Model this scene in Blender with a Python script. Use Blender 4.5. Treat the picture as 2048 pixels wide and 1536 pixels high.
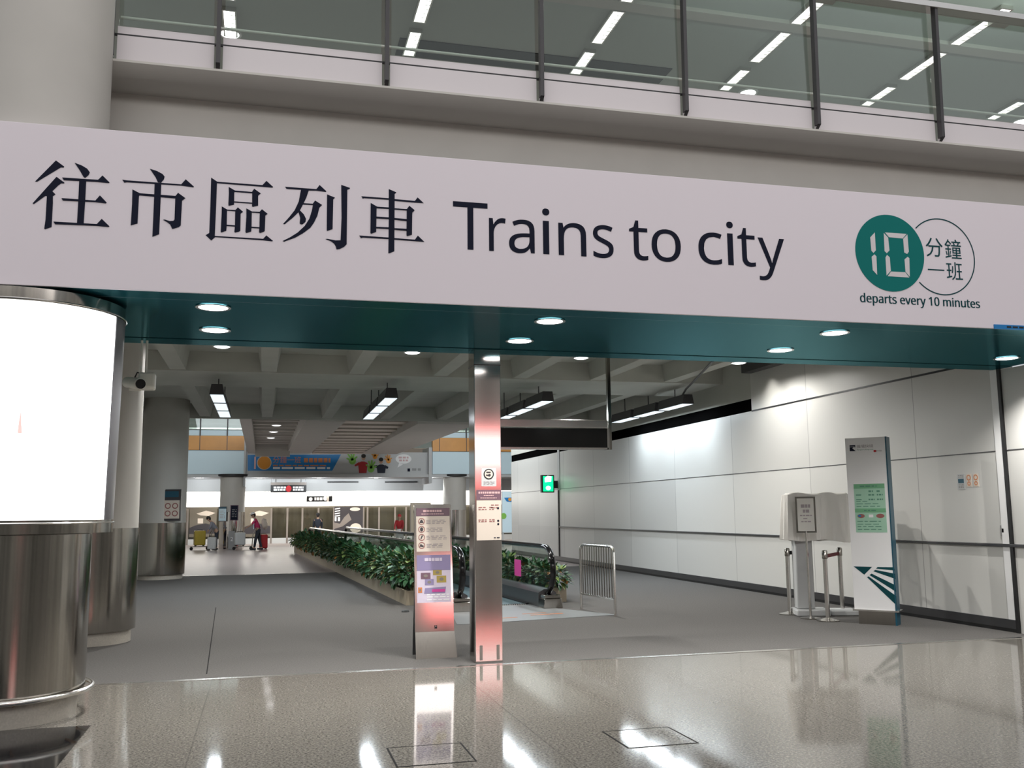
import bpy, bmesh, math, random
from mathutils import Vector, Matrix

for o in list(bpy.data.objects):
    bpy.data.objects.remove(o)
scene = bpy.context.scene
COL = scene.collection
PI = math.pi
R = math.radians

# ------------------------------------------------------------------ camera
CAM = Vector((0.0, 0.0, 1.6))
YAW, PITCH, ROLL, FPX = R(14.535), R(7.627), R(-0.6), 1914.3
_f = Vector((math.sin(YAW) * math.cos(PITCH), math.cos(YAW) * math.cos(PITCH), math.sin(PITCH)))
_r = Vector((math.cos(YAW), -math.sin(YAW), 0))
_u = _r.cross(_f)
_r2 = math.cos(ROLL) * _r + math.sin(ROLL) * _u
_u2 = -math.sin(ROLL) * _r + math.cos(ROLL) * _u
cam_data = bpy.data.cameras.new('camera')
cam = bpy.data.objects.new('camera', cam_data)
COL.objects.link(cam)
m = Matrix.Identity(4)
for i in range(3):
    m[i][0], m[i][1], m[i][2] = _r2[i], _u2[i], -_f[i]
    m[i][3] = CAM[i]
cam.matrix_world = m
cam_data.sensor_fit = 'HORIZONTAL'
cam_data.sensor_width = 36.0
cam_data.lens = FPX / 2048.0 * 36.0
cam_data.clip_end = 300
scene.camera = cam

def at(axis, v, px, py):
    """point where the sight line of a photo pixel meets the plane axis = v"""
    d = _r2 * ((px - 1024) / FPX) - _u2 * ((py - 768) / FPX) + _f
    i = 'xyz'.index(axis)
    return CAM + d * ((v - CAM[i]) / d[i])

# ------------------------------------------------------------------ colour management, world, big lights
vs = scene.view_settings
vs.view_transform = 'Standard'
vs.look = 'None'
vs.exposure = 0.0
vs.gamma = 1.0
vs.use_curve_mapping = False

world = bpy.data.worlds.new('world')
scene.world = world
world.use_nodes = True
bg = world.node_tree.nodes['Background']
bg.inputs[0].default_value = (0.93, 0.96, 1.0, 1)
bg.inputs[1].default_value = 0.58

def area(name, loc, sx, sy, power, color=(1, 1, 1), target=None, spread=PI):
    l = bpy.data.lights.new(name, 'AREA')
    l.shape = 'RECTANGLE'
    l.size, l.size_y = sx, sy
    l.energy = power
    l.color = color
    l.spread = spread
    o = bpy.data.objects.new(name, l)
    COL.objects.link(o)
    o.location = loc
    if target is not None:
        d = Vector(target) - Vector(loc)
        o.rotation_euler = d.to_track_quat('-Z', 'Y').to_euler()
    return o

def spot(name, loc, power, size=R(100), blend=0.8, color=(1, 1, 1), target=None, rad=0.06):
    l = bpy.data.lights.new(name, 'SPOT')
    l.energy = power
    l.spot_size = size
    l.spot_blend = blend
    l.color = color
    l.shadow_soft_size = rad
    o = bpy.data.objects.new(name, l)
    COL.objects.link(o)
    o.location = loc
    if target is not None:
        d = Vector(target) - Vector(loc)
        o.rotation_euler = d.to_track_quat('-Z', 'Y').to_euler()
    return o

# hall lighting overhead, plus an added unseen frontal fill behind the camera
area('hall_frontal_fill', (3, -13.3, 10.4), 30, 4, 1450, (1.0, 0.96, 0.95), (3, 9, 3.0))
area('hall_roof_light', (3, 5.2, 12.5), 22, 4.0, 340, (1.0, 0.96, 0.94), (3, 5.2, 0))
# added unseen light farther back, brightening the gallery ceiling by floor bounce
area('gallery_bounce_fill', (5, 16.2, 8.45), 26, 2.0, 240, (0.97, 1.0, 0.98), (5, 16.2, 0))
# platform hall lighting beyond the corridor
area('platform_hall_light', (4, 38, 7.6), 16, 14, 4000, (0.9, 0.96, 1.0), (4, 40, 0))
area('shop_front_light', (5, 53.5, 3.3), 18, 1.0, 900, (1.0, 0.96, 0.88), (5, 56, 1.0))

# ------------------------------------------------------------------ materials
MATS = {}
def mat(name, color, rough=0.5, metal=0.0, emit=0.0, emit_color=None, spec=0.5, noise=0.0, nscale=8.0, stretch=None, coat=0.0, aniso=0.0, bump=0.0):
    if name in MATS:
        return MATS[name]
    mt = bpy.data.materials.new(name)
    mt.use_nodes = True
    nt = mt.node_tree
    b = nt.nodes['Principled BSDF']
    c = (*color, 1)
    b.inputs['Base Color'].default_value = c
    b.inputs['Roughness'].default_value = rough
    b.inputs['Metallic'].default_value = metal
    b.inputs['Specular IOR Level'].default_value = spec
    b.inputs['Coat Weight'].default_value = coat
    b.inputs['Anisotropic'].default_value = aniso
    if emit > 0:
        b.inputs['Emission Color'].default_value = (*(emit_color or color), 1)
        b.inputs['Emission Strength'].default_value = emit
    if noise > 0 or bump > 0:
        tc = nt.nodes.new('ShaderNodeTexCoord')
        mp = nt.nodes.new('ShaderNodeMapping')
        if stretch:
            mp.inputs['Scale'].default_value = stretch
        nz = nt.nodes.new('ShaderNodeTexNoise')
        nz.inputs['Scale'].default_value = nscale
        nz.inputs['Detail'].default_value = 4
        nt.links.new(tc.outputs['Object'], mp.inputs[0])
        nt.links.new(mp.outputs[0], nz.inputs['Vector'])
        if noise > 0:
            cr = nt.nodes.new('ShaderNodeValToRGB')
            cr.color_ramp.elements[0].position = 0.3
            cr.color_ramp.elements[1].position = 0.7
            cr.color_ramp.elements[0].color = (*[x * (1 - noise) for x in color], 1)
            cr.color_ramp.elements[1].color = (*[min(1, x * (1 + noise)) for x in color], 1)
            nt.links.new(nz.outputs['Fac'], cr.inputs[0])
            nt.links.new(cr.outputs[0], b.inputs['Base Color'])
        if bump > 0:
            bp = nt.nodes.new('ShaderNodeBump')
            bp.inputs['Strength'].default_value = bump
            bp.inputs['Distance'].default_value = 0.01
            nt.links.new(nz.outputs['Fac'], bp.inputs['Height'])
            nt.links.new(bp.outputs[0], b.inputs['Normal'])
    MATS[name] = mt
    return mt

def mnode(nt, op, a, b=None):
    n = nt.nodes.new('ShaderNodeMath')
    n.operation = op
    for i, v in enumerate((a, b)):
        if v is None:
            continue
        if isinstance(v, (int, float)):
            n.inputs[i].default_value = v
        else:
            nt.links.new(v, n.inputs[i])
    return n.outputs[0]

def granite_material():
    mt = bpy.data.materials.new('granite')
    mt.use_nodes = True
    nt = mt.node_tree
    b = nt.nodes['Principled BSDF']
    tc = nt.nodes.new('ShaderNodeTexCoord')
    n1 = nt.nodes.new('ShaderNodeTexNoise'); n1.inputs['Scale'].default_value = 55; n1.inputs['Detail'].default_value = 5; n1.inputs['Roughness'].default_value = 0.75
    n2 = nt.nodes.new('ShaderNodeTexVoronoi'); n2.inputs['Scale'].default_value = 110
    n3 = nt.nodes.new('ShaderNodeTexNoise'); n3.inputs['Scale'].default_value = 1.2; n3.inputs['Detail'].default_value = 3
    for n in (n1, n2, n3):
        nt.links.new(tc.outputs['Object'], n.inputs['Vector'])
    r1 = nt.nodes.new('ShaderNodeValToRGB')
    e = r1.color_ramp.elements
    e[0].position, e[0].color = 0.34, (0.05, 0.046, 0.040, 1)
    e[1].position, e[1].color = 0.66, (0.31, 0.293, 0.268, 1)
    x = r1.color_ramp.elements.new(0.48); x.color = (0.165, 0.155, 0.139, 1)
    nt.links.new(n1.outputs['Fac'], r1.inputs[0])
    mx = nt.nodes.new('ShaderNodeMix'); mx.data_type = 'RGBA'; mx.blend_type = 'MULTIPLY'
    r2 = nt.nodes.new('ShaderNodeValToRGB')
    r2.color_ramp.elements[0].color = (0.80, 0.80, 0.80, 1); r2.color_ramp.elements[1].color = (1.12, 1.1, 1.05, 1)
    nt.links.new(n2.outputs['Color'], r2.inputs[0])
    mx.inputs[0].default_value = 1.0
    nt.links.new(r1.outputs[0], mx.inputs[6]); nt.links.new(r2.outputs[0], mx.inputs[7])
    # slab joints
    sp = nt.nodes.new('ShaderNodeSeparateXYZ')
    nt.links.new(tc.outputs['Object'], sp.inputs[0])
    def joint(sock, off, w, half):
        f = mnode(nt, 'FRACT', mnode(nt, 'DIVIDE', mnode(nt, 'SUBTRACT', sock, off), w))
        d = mnode(nt, 'ABSOLUTE', mnode(nt, 'SUBTRACT', f, 0.5))
        return mnode(nt, 'GREATER_THAN', d, 0.5 - half / w)
    j = mnode(nt, 'MAXIMUM', joint(sp.outputs[0], 1.955, 2.4, 0.006), joint(sp.outputs[1], 5.455, 2.0, 0.004))
    m2 = nt.nodes.new('ShaderNodeMix'); m2.data_type = 'RGBA'
    nt.links.new(mnode(nt, 'MULTIPLY', j, 0.4), m2.inputs[0])
    nt.links.new(mx.outputs[2], m2.inputs[6])
    m2.inputs[7].default_value = (0.06, 0.055, 0.05, 1)
    nt.links.new(m2.outputs[2], b.inputs['Base Color'])
    rr = nt.nodes.new('ShaderNodeMapRange')
    rr.inputs[3].default_value = 0.045; rr.inputs[4].default_value = 0.085
    nt.links.new(n3.outputs['Fac'], rr.inputs[0])
    nt.links.new(rr.outputs[0], b.inputs['Roughness'])
    b.inputs['Specular IOR Level'].default_value = 0.22
    MATS['granite'] = mt
    return mt

def glass_material(name, tint, gloss=0.06, rough=0.02):
    mt = bpy.data.materials.new(name)
    mt.use_nodes = True
    nt = mt.node_tree
    nt.nodes.remove(nt.nodes['Principled BSDF'])
    out = nt.nodes['Material Output']
    tr = nt.nodes.new('ShaderNodeBsdfTransparent'); tr.inputs[0].default_value = (*tint, 1)
    gl = nt.nodes.new('ShaderNodeBsdfGlossy'); gl.inputs['Roughness'].default_value = rough
    fr = nt.nodes.new('ShaderNodeFresnel'); fr.inputs[0].default_value = 1.45
    mx = nt.nodes.new('ShaderNodeMixShader')
    nt.links.new(mnode(nt, 'MINIMUM', mnode(nt, 'MULTIPLY', fr.outputs[0], gloss / 0.04), 0.22), mx.inputs[0])
    nt.links.new(tr.outputs[0], mx.inputs[1]); nt.links.new(gl.outputs[0], mx.inputs[2])
    nt.links.new(mx.outputs[0], out.inputs[0])
    MATS[name] = mt
    return mt

def panel_material(name, color, wy, wz, oy, rough=0.35):
    """wall cladding whose panels differ slightly in tone, with hairline joints (object Y and Z)"""
    mt = bpy.data.materials.new(name)
    mt.use_nodes = True
    nt = mt.node_tree
    b = nt.nodes['Principled BSDF']
    tc = nt.nodes.new('ShaderNodeTexCoord')
    sp = nt.nodes.new('ShaderNodeSeparateXYZ')
    nt.links.new(tc.outputs['Object'], sp.inputs[0])
    iy = mnode(nt, 'FLOOR', mnode(nt, 'DIVIDE', mnode(nt, 'SUBTRACT', sp.outputs[1], oy), wy))
    iz = mnode(nt, 'FLOOR', mnode(nt, 'DIVIDE', mnode(nt, 'SUBTRACT', sp.outputs[2], 1.12), wz))
    cb = nt.nodes.new('ShaderNodeCombineXYZ')
    nt.links.new(iy, cb.inputs[0]); nt.links.new(iz, cb.inputs[1])
    wn = nt.nodes.new('ShaderNodeTexWhiteNoise'); wn.noise_dimensions = '2D'
    nt.links.new(cb.outputs[0], wn.inputs['Vector'])
    fy = mnode(nt, 'FRACT', mnode(nt, 'DIVIDE', mnode(nt, 'SUBTRACT', sp.outputs[1], oy), wy))
    jt = mnode(nt, 'GREATER_THAN', mnode(nt, 'ABSOLUTE', mnode(nt, 'SUBTRACT', fy, 0.5)), 0.5 - 0.007 / wy)
    cr = nt.nodes.new('ShaderNodeValToRGB')
    cr.color_ramp.elements[0].color = (*[x * 0.9 for x in color], 1)
    cr.color_ramp.elements[1].color = (*[x * 1.06 for x in color], 1)
    nt.links.new(wn.outputs['Value'], cr.inputs[0])
    mx = nt.nodes.new('ShaderNodeMix'); mx.data_type = 'RGBA'
    nt.links.new(mnode(nt, 'MULTIPLY', jt, 0.6), mx.inputs[0])
    nt.links.new(cr.outputs[0], mx.inputs[6]); mx.inputs[7].default_value = (0.12, 0.12, 0.12, 1)
    nt.links.new(mx.outputs[2], b.inputs['Base Color'])
    b.inputs['Roughness'].default_value = rough
    MATS[name] = mt
    return mt

def tinted_gloss_material(name, gloss, diff, rough, fac):
    mt = bpy.data.materials.new(name)
    mt.use_nodes = True
    nt = mt.node_tree
    nt.nodes.remove(nt.nodes['Principled BSDF'])
    g = nt.nodes.new('ShaderNodeBsdfGlossy'); g.inputs[0].default_value = (*gloss, 1); g.inputs['Roughness'].default_value = rough
    d = nt.nodes.new('ShaderNodeBsdfDiffuse'); d.inputs[0].default_value = (*diff, 1)
    mx = nt.nodes.new('ShaderNodeMixShader'); mx.inputs[0].default_value = fac
    nt.links.new(d.outputs[0], mx.inputs[1]); nt.links.new(g.outputs[0], mx.inputs[2])
    nt.links.new(mx.outputs[0], nt.nodes['Material Output'].inputs[0])
    MATS[name] = mt
    return mt

granite_material()
tinted_gloss_material('soffit', (0.16, 0.35, 0.39), (0.010, 0.085, 0.108), 0.16, 0.58)
glass_material('glass_green', (0.90, 0.945, 0.92))
glass_material('glass_clear', (0.86, 0.90, 0.88), 0.03)
glass_material('glass_shop', (0.82, 0.82, 0.78), 0.06)
panel_material('wall_panel', (0.62, 0.615, 0.59), 2.9, 1.21, 15.2)
M = MATS
mat('carpet', (0.118, 0.113, 0.108), 0.95, noise=0.22, nscale=60, spec=0.15)
mat('far_floor', (0.33, 0.28, 0.27), 0.3, noise=0.06, nscale=3)
mat('black_stone', (0.012, 0.012, 0.013), 0.05)
mat('beige_paint', (0.60, 0.58, 0.535), 0.7, noise=0.03, nscale=2)
mat('column_paint', (0.52, 0.50, 0.46), 0.55, noise=0.03, nscale=2)
mat('skirt_stone', (0.42, 0.39, 0.34), 0.4, noise=0.1, nscale=60)
mat('white_panel', (0.70, 0.655, 0.665), 0.45)
mat('sign_white', (0.82, 0.755, 0.80), 0.6, spec=0.3)
mat('steel', (0.36, 0.34, 0.31), 0.14, metal=1.0, noise=0.06, nscale=3, stretch=(30, 30, 0.2))
mat('brushed_steel', (0.70, 0.66, 0.635), 0.09, metal=1.0, noise=0.05, nscale=4, stretch=(0.4, 0.4, 60))
mat('dark_steel', (0.12, 0.12, 0.125), 0.35, metal=0.8)
mat('bright_steel', (0.72, 0.70, 0.67), 0.22, metal=1.0)
mat('mullion', (0.045, 0.042, 0.045), 0.4)
mat('black', (0.008, 0.008, 0.009), 0.45)
mat('black_gloss', (0.012, 0.012, 0.013), 0.12)
mat('ink', (0.011, 0.013, 0.028), 0.8, spec=0.15)
mat('matte_black', (0.003, 0.003, 0.003), 1.0, spec=0.0)
mat('seam', (0.04, 0.04, 0.04), 1.0, spec=0.0)
mat('teal', (0.002, 0.17, 0.155), 0.7, spec=0.2)
mat('teal_dark', (0.003, 0.055, 0.065), 0.7, spec=0.2)
mat('navy_teal', (0.008, 0.075, 0.12), 0.35)
mat('upper_ceiling', (0.50, 0.545, 0.505), 0.7)
mat('concrete', (0.50, 0.505, 0.465), 0.85, noise=0.05, nscale=1.5)
mat('lamp_white', (1, 1, 1), 0.4, emit=5.0, emit_color=(1.0, 0.98, 0.97))
mat('lamp_cool', (1, 1, 1), 0.4, emit=1.0, emit_color=(0.80, 0.92, 1.0))
mat('lamp_strip', (1, 1, 1), 0.4, emit=3.2, emit_color=(1.0, 0.99, 0.98))
mat('lamp_shop', (1, 1, 1), 0.4, emit=4.0, emit_color=(1.0, 0.97, 0.88))
mat('lightbox', (0.9, 0.9, 0.9), 0.3, emit=2.2, emit_color=(0.97, 1.0, 1.0))
mat('pale_red_print', (0.9, 0.6, 0.55), 0.4, emit=0.55, emit_color=(1.0, 0.72, 0.68))
mat('exit_green', (0.0, 0.5, 0.15), 0.4, emit=1.5, emit_color=(0.0, 0.95, 0.30))
mat('exit_white', (0.8, 1, 0.9), 0.4, emit=1.6, emit_color=(0.75, 1.0, 0.9))
mat('white', (0.84, 0.84, 0.84), 0.5)
mat('offwhite', (0.66, 0.65, 0.60), 0.5)
mat('cream_shell', (0.84, 0.82, 0.74), 0.4)
mat('cloth', (0.84, 0.82, 0.78), 0.9, bump=0.15, nscale=9)
mat('cream', (0.66, 0.58, 0.50), 0.5)
mat('grey', (0.28, 0.28, 0.28), 0.5)
mat('grey_mark', (0.34, 0.30, 0.31), 0.6)
mat('light_grey', (0.50, 0.51, 0.51), 0.5)
mat('red', (0.45, 0.02, 0.025), 0.5)
mat('dark_red', (0.16, 0.012, 0.022), 0.7)
mat('plum', (0.16, 0.09, 0.12), 0.4)
mat('lilac', (0.26, 0.22, 0.38), 0.4)
mat('pale_lilac', (0.62, 0.55, 0.66), 0.4)
mat('pink_print', (0.62, 0.40, 0.40), 0.4)
mat('magenta', (0.55, 0.05, 0.28), 0.5)
mat('ochre', (0.40, 0.30, 0.07), 0.5)
mat('maroon_mark', (0.30, 0.11, 0.10), 0.6)
mat('mint', (0.36, 0.60, 0.45), 0.5)
mat('mint_dark', (0.17, 0.42, 0.23), 0.5)
mat('mark_green', (0.10, 0.26, 0.18), 0.6)
mat('brown', (0.25, 0.14, 0.07), 0.5)
mat('orange_panel', (0.66, 0.31, 0.075), 0.4, noise=0.05, nscale=2)
mat('orange', (0.75, 0.30, 0.03), 0.5)
mat('orange_mark', (0.62, 0.22, 0.08), 0.6)
mat('sky_panel', (0.64, 0.80, 0.87), 0.4)
mat('blue', (0.004, 0.19, 0.50), 0.4)
mat('leaf_green_print', (0.22, 0.50, 0.08), 0.5)
mat('skin', (0.48, 0.29, 0.20), 0.6)
mat('hair', (0.015, 0.012, 0.010), 0.7)
mat('leaf', (0.030, 0.105, 0.040), 0.45, noise=0.5, nscale=7)
mat('leaf_light', (0.14, 0.20, 0.05), 0.45, noise=0.4, nscale=7)
mat('leaf_rust', (0.30, 0.13, 0.03), 0.5)
mat('stem', (0.10, 0.09, 0.04), 0.8)
mat('soil', (0.05, 0.035, 0.02), 0.95)
mat('planter_beige', (0.42, 0.36, 0.27), 0.6)
mat('rubber', (0.006, 0.006, 0.007), 0.14)
mat('plate', (0.26, 0.27, 0.275), 0.35, metal=0.3)
mat('tread', (0.06, 0.10, 0.115), 0.5, noise=0.3, nscale=2, stretch=(60, 0.5, 1))
mat('taupe', (0.16, 0.14, 0.11), 0.35)
mat('photo_dark', (0.04, 0.035, 0.04), 0.4)
mat('photo_grey', (0.22, 0.19, 0.17), 0.4)
mat('pink_shirt', (0.50, 0.03, 0.12), 0.8)
mat('dark_cloth', (0.03, 0.035, 0.05), 0.9)
mat('grey_cloth', (0.24, 0.25, 0.29), 0.9)
mat('yellow_case', (0.36, 0.27, 0.03), 0.35)
mat('hall_red', (0.6, 0.03, 0.05), 0.4, emit=2.2, emit_color=(1.0, 0.25, 0.24))
mat('hall_white', (0.9, 0.8, 0.8), 0.4, emit=2.7, emit_color=(1.0, 0.80, 0.78))

# ------------------------------------------------------------------ builders
class MB:
    """collects shapes into one bmesh"""
    def __init__(s):
        s.bm = bmesh.new()
    def quad(s, pts, mi=0):
        f = s.bm.faces.new([s.bm.verts.new(p) for p in pts]); f.material_index = mi
        return s
    def box(s, x0, x1, y0, y1, z0, z1, mi=0):
        v = [s.bm.verts.new((x, y, z)) for x in (x0, x1) for y in (y0, y1) for z in (z0, z1)]
        for q in ((0, 1, 3, 2), (4, 6, 7, 5), (0, 4, 5, 1), (2, 3, 7, 6), (0, 2, 6, 4), (1, 5, 7, 3)):
            f = s.bm.faces.new([v[i] for i in q]); f.material_index = mi
        return s
    def obox(s, c, ux, uy, uz, mi=0):
        c, ux, uy, uz = map(Vector, (c, ux, uy, uz))
        v = [s.bm.verts.new(c + a * ux + b * uy + d * uz) for a in (-1, 1) for b in (-1, 1) for d in (-1, 1)]
        for q in ((0, 1, 3, 2), (4, 6, 7, 5), (0, 4, 5, 1), (2, 3, 7, 6), (0, 2, 6, 4), (1, 5, 7, 3)):
            f = s.bm.faces.new([v[i] for i in q]); f.material_index = mi
        return s
    def prism(s, pts, vec, mi=0):
        """polygon pts (3-D, one plane) pushed along vec"""
        a = [s.bm.verts.new(Vector(p)) for p in pts]
        b = [s.bm.verts.new(Vector(p) + Vector(vec)) for p in pts]
        n = len(a)
        try:
            s.bm.faces.new(a).material_index = mi
            s.bm.faces.new(list(reversed(b))).material_index = mi
        except ValueError:
            pass
        for i in range(n):
            s.bm.faces.new((a[i], b[i], b[(i + 1) % n], a[(i + 1) % n])).material_index = mi
        return s
    def tube(s, pts, r, seg=10, closed=False, cap=True, mi=0):
        pts = [Vector(p) for p in pts]
        n = len(pts)
        rs = r if isinstance(r, (list, tuple)) else [r] * n
        rings = []
        up = Vector((0, 0, 1))
        prev = None
        for i, p in enumerate(pts):
            if closed:
                t = (pts[(i + 1) % n] - pts[i - 1]).normalized()
            else:
                t = (pts[min(i + 1, n - 1)] - pts[max(i - 1, 0)]).normalized()
            if prev is None:
                a = t.cross(up if abs(t.z) < 0.95 else Vector((1, 0, 0))).normalized()
            else:
                a = (prev - t * prev.dot(t)).normalized()
            prev = a
            b = t.cross(a)
            rings.append([s.bm.verts.new(p + rs[i] * (math.cos(2 * PI * k / seg) * a + math.sin(2 * PI * k / seg) * b)) for k in range(seg)])
        for i in range(n if closed else n - 1):
            A, B = rings[i], rings[(i + 1) % n]
            for k in range(seg):
                f = s.bm.faces.new((A[k], A[(k + 1) % seg], B[(k + 1) % seg], B[k])); f.smooth = True; f.material_index = mi
        if cap and not closed:
            s.bm.faces.new(list(reversed(rings[0]))).material_index = mi
            s.bm.faces.new(rings[-1]).material_index = mi
        return s
    def lathe(s, prof, cx=0, cy=0, seg=48, a0=0.0, a1=2 * PI, mi=0, smooth=True):
        full = abs(a1 - a0) > 2 * PI - 1e-4
        n = seg if full else seg + 1
        rings = []
        for (r, z) in prof:
            rings.append([s.bm.verts.new((cx + r * math.cos(a0 + (a1 - a0) * k / seg), cy + r * math.sin(a0 + (a1 - a0) * k / seg), z)) for k in range(n)])
        for i in range(len(prof) - 1):
            A, B = rings[i], rings[i + 1]
            for k in range(seg):
                k2 = (k + 1) % n
                f = s.bm.faces.new((A[k], A[k2], B[k2], B[k])); f.smooth = smooth; f.material_index = mi
        return s
    def disc(s, c, r, normal, seg=24, rx=1.0, ry=1.0, depth=0.0, mi=0):
        c, nrm = Vector(c), Vector(normal).normalized()
        a = nrm.cross(Vector((0, 0, 1)))
        a = Vector((1, 0, 0)) if a.length < 1e-3 else a.normalized()
        b = nrm.cross(a)
        pts = [c + r * (rx * math.cos(2 * PI * k / seg) * a + ry * math.sin(2 * PI * k / seg) * b) for k in range(seg)]
        if depth:
            s.prism(pts, nrm * depth, mi)
        else:
            s.bm.faces.new([s.bm.verts.new(p) for p in pts]).material_index = mi
        return s
    def build(s, name, material, parent=None, world=True, bevel=0.0, recalc=True):
        me = bpy.data.meshes.new(name)
        if recalc:
            bmesh.ops.recalc_face_normals(s.bm, faces=s.bm.faces)
        if parent is not None and world:
            s.bm.transform(frame_of(parent).inverted())
        s.bm.to_mesh(me)
        s.bm.free()
        me.set_sharp_from_angle(angle=R(38))
        for mm in (material if isinstance(material, (list, tuple)) else [material]):
            me.materials.append(MATS[mm] if isinstance(mm, str) else mm)
        o = bpy.data.objects.new(name, me)
        COL.objects.link(o)
        if parent is not None:
            o.parent = parent
        if bevel > 0:
            b = o.modifiers.new('bevel', 'BEVEL'); b.width = bevel; b.segments = 2; b.limit_method = 'ANGLE'
        return o

def frame_of(o):
    mm = Matrix.Identity(4)
    while o is not None:
        mm = (Matrix.Translation(o.location) @ o.rotation_euler.to_matrix().to_4x4()) @ mm
        o = o.parent
    return mm

def thing(name, label, cat, loc=(0, 0, 0), rotz=0.0, group=None):
    o = bpy.data.objects.new(name, None)
    o.empty_display_size = 0.2
    COL.objects.link(o)
    o.location = loc
    o.rotation_euler = (0, 0, rotz)
    o['label'] = label
    o['category'] = cat
    if group:
        o['group'] = group
    return o

def tag(o, label, cat, group=None, kind=None):
    o['label'] = label
    o['category'] = cat
    if group: o['group'] = group
    if kind: o['kind'] = kind
    return o

def struct(o):
    o['kind'] = 'structure'
    return o

def copy_tree(o, parent=None):
    c = o.copy()
    COL.objects.link(c)
    if parent is not None:
        c.parent = parent
    for ch in list(o.children):
        copy_tree(ch, c)
    return c

class Plane:
    """a flat sheet for printed marks: origin, right vector, up vector, outward normal"""
    def __init__(s, o, u, n):
        s.o, s.u, s.n = Vector(o), Vector(u).normalized(), Vector(n).normalized()
        s.v = s.n.cross(s.u).normalized()
        if s.v.z < 0: s.v = -s.v
    def p(s, a, b, off=0.0):
        return s.o + a * s.u + b * s.v + off * s.n
    def rect(s, mb, a0, a1, b0, b1, off=0.002, th=0.002, mi=0):
        mb.prism([s.p(a0, b0, off), s.p(a1, b0, off), s.p(a1, b1, off), s.p(a0, b1, off)], -s.n * th, mi)
        return mb
    def poly(s, mb, pts, off=0.002, th=0.002, mi=0):
        mb.prism([s.p(a, b, off) for a, b in pts], -s.n * th, mi)
        return mb
    def ell(s, mb, a, b, ra, rb=None, off=0.002, th=0.002, seg=28, mi=0):
        rb = rb or ra
        return s.poly(mb, [(a + ra * math.cos(2 * PI * k / seg), b + rb * math.sin(2 * PI * k / seg)) for k in range(seg)], off, th, mi)
    def ring(s, mb, a, b, r0, r1, off=0.002, seg=40, t0=0.0, t1=2 * PI):
        n = seg
        for k in range(n):
            k0, k1 = t0 + (t1 - t0) * k / n, t0 + (t1 - t0) * (k + 1) / n
            mb.quad([s.p(a + r0 * math.cos(k0), b + r0 * math.sin(k0), off), s.p(a + r1 * math.cos(k0), b + r1 * math.sin(k0), off),
                     s.p(a + r1 * math.cos(k1), b + r1 * math.sin(k1), off), s.p(a + r0 * math.cos(k1), b + r0 * math.sin(k1), off)])
        return mb
    def lines(s, mb, a0, a1, b, h, widths, off=0.004, gap=None):
        """a row of small bars standing for a line of print too small to read"""
        x = a0
        rnd = random.Random(int(abs(a0 * 977 + b * 3571) * 10))
        while x < a1:
            w = min(a1 - x, widths * (0.6 + 0.8 * rnd.random()))
            if w > 0.3 * widths:
                s.rect(mb, x, x + w, b - h / 2, b + h / 2, off, 0.001)
            x += w + (gap or widths * 0.35)
        return mb

_dg = None
def text_pts(body):
    c = bpy.data.curves.new('tmp', 'FONT')
    c.body = body
    c.resolution_u = 3
    o = bpy.data.objects.new('tmp', c)
    COL.objects.link(o)
    dg = bpy.context.evaluated_depsgraph_get()
    dg.update()
    me = bpy.data.meshes.new_from_object(o.evaluated_get(dg))
    bpy.data.objects.remove(o)
    bpy.data.curves.remove(c)
    return me

def text(plane, body, a0, a1, b0, b1, name, material, parent, off=0.003, world=True):
    """flat lettering fitted to the rectangle a0..a1, b0..b1 of a plane"""
    me = text_pts(body)
    xs = [v.co.x for v in me.vertices]; ys = [v.co.y for v in me.vertices]
    if not xs:
        return None
    x0, x1, y0, y1 = min(xs), max(xs), min(ys), max(ys)
    inv = frame_of(parent).inverted() if world else Matrix.Identity(4)
    for v in me.vertices:
        v.co = inv @ plane.p(a0 + (v.co.x - x0) / max(x1 - x0, 1e-6) * (a1 - a0), b0 + (v.co.y - y0) / max(y1 - y0, 1e-6) * (b1 - b0), off)
    me.name = name
    me.materials.clear()
    me.materials.append(MATS[material])
    o = bpy.data.objects.new(name, me)
    COL.objects.link(o)
    o.parent = parent
    return o

# ================================================================== THE SETTING
XW = 9.395          # right wall plane
ZS = 3.41           # soffit height
YB = 8.085          # front of the long white sign
Y0, Y1 = 10.62, 27.3   # corridor starts / ends

struct(MB().box(-16, 22, -14, 10.13, -0.2, 0).build('floor', 'granite'))
struct(MB().box(-5.2, 12, 10.21, Y1, -0.2, 0).build('floor', 'carpet'))
struct(MB().box(-9, 18, Y1 + 0.06, 64, -0.2, 0).build('floor', 'far_floor'))
struct(MB().box(-16, 22, 10.13, 10.21, -0.2, 0.004).build('trim_1', 'bright_steel'))
struct(MB().box(-5.2, 12, Y1, Y1 + 0.06, -0.2, 0.004).build('trim_2', 'bright_steel'))

# right wall: cladding up to the joint, panel up to the ceiling near, dark slot and bulkhead farther in
w = MB()
w.box(XW, XW + 0.3, 8.3, 36.5, 0, 3.40)
w.box(XW, XW + 0.3, Y0, 36.5, 3.40, 3.55)
w.box(XW, XW + 0.3, Y0, 17.2, 3.55, 4.75)
struct(w.build('wall_right', 'wall_panel'))
w = MB()
w.box(XW, XW + 0.3, 17.2, 36.5, 3.80, 4.75)
struct(w.build('wall_right', 'concrete'))
struct(MB().box(XW + 0.02, XW + 0.3, 17.2, 36.5, 3.55, 3.80).build('wall_right', 'matte_black'))  # open slot closed by a near-flush box, its inner shade painted black
struct(MB().box(XW - 0.006, XW, Y0, 17.2, 3.535, 3.565).build('trim_3', 'black'))
struct(MB().box(XW - 0.004, XW, 8.3, 36.5, 2.327, 2.341).build('trim_4', 'mullion'))
t = MB().box(XW - 0.035, XW, 8.3, 30.2, 1.085, 1.125)
struct(t.build('trim_5', 'dark_steel', bevel=0.006))
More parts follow.
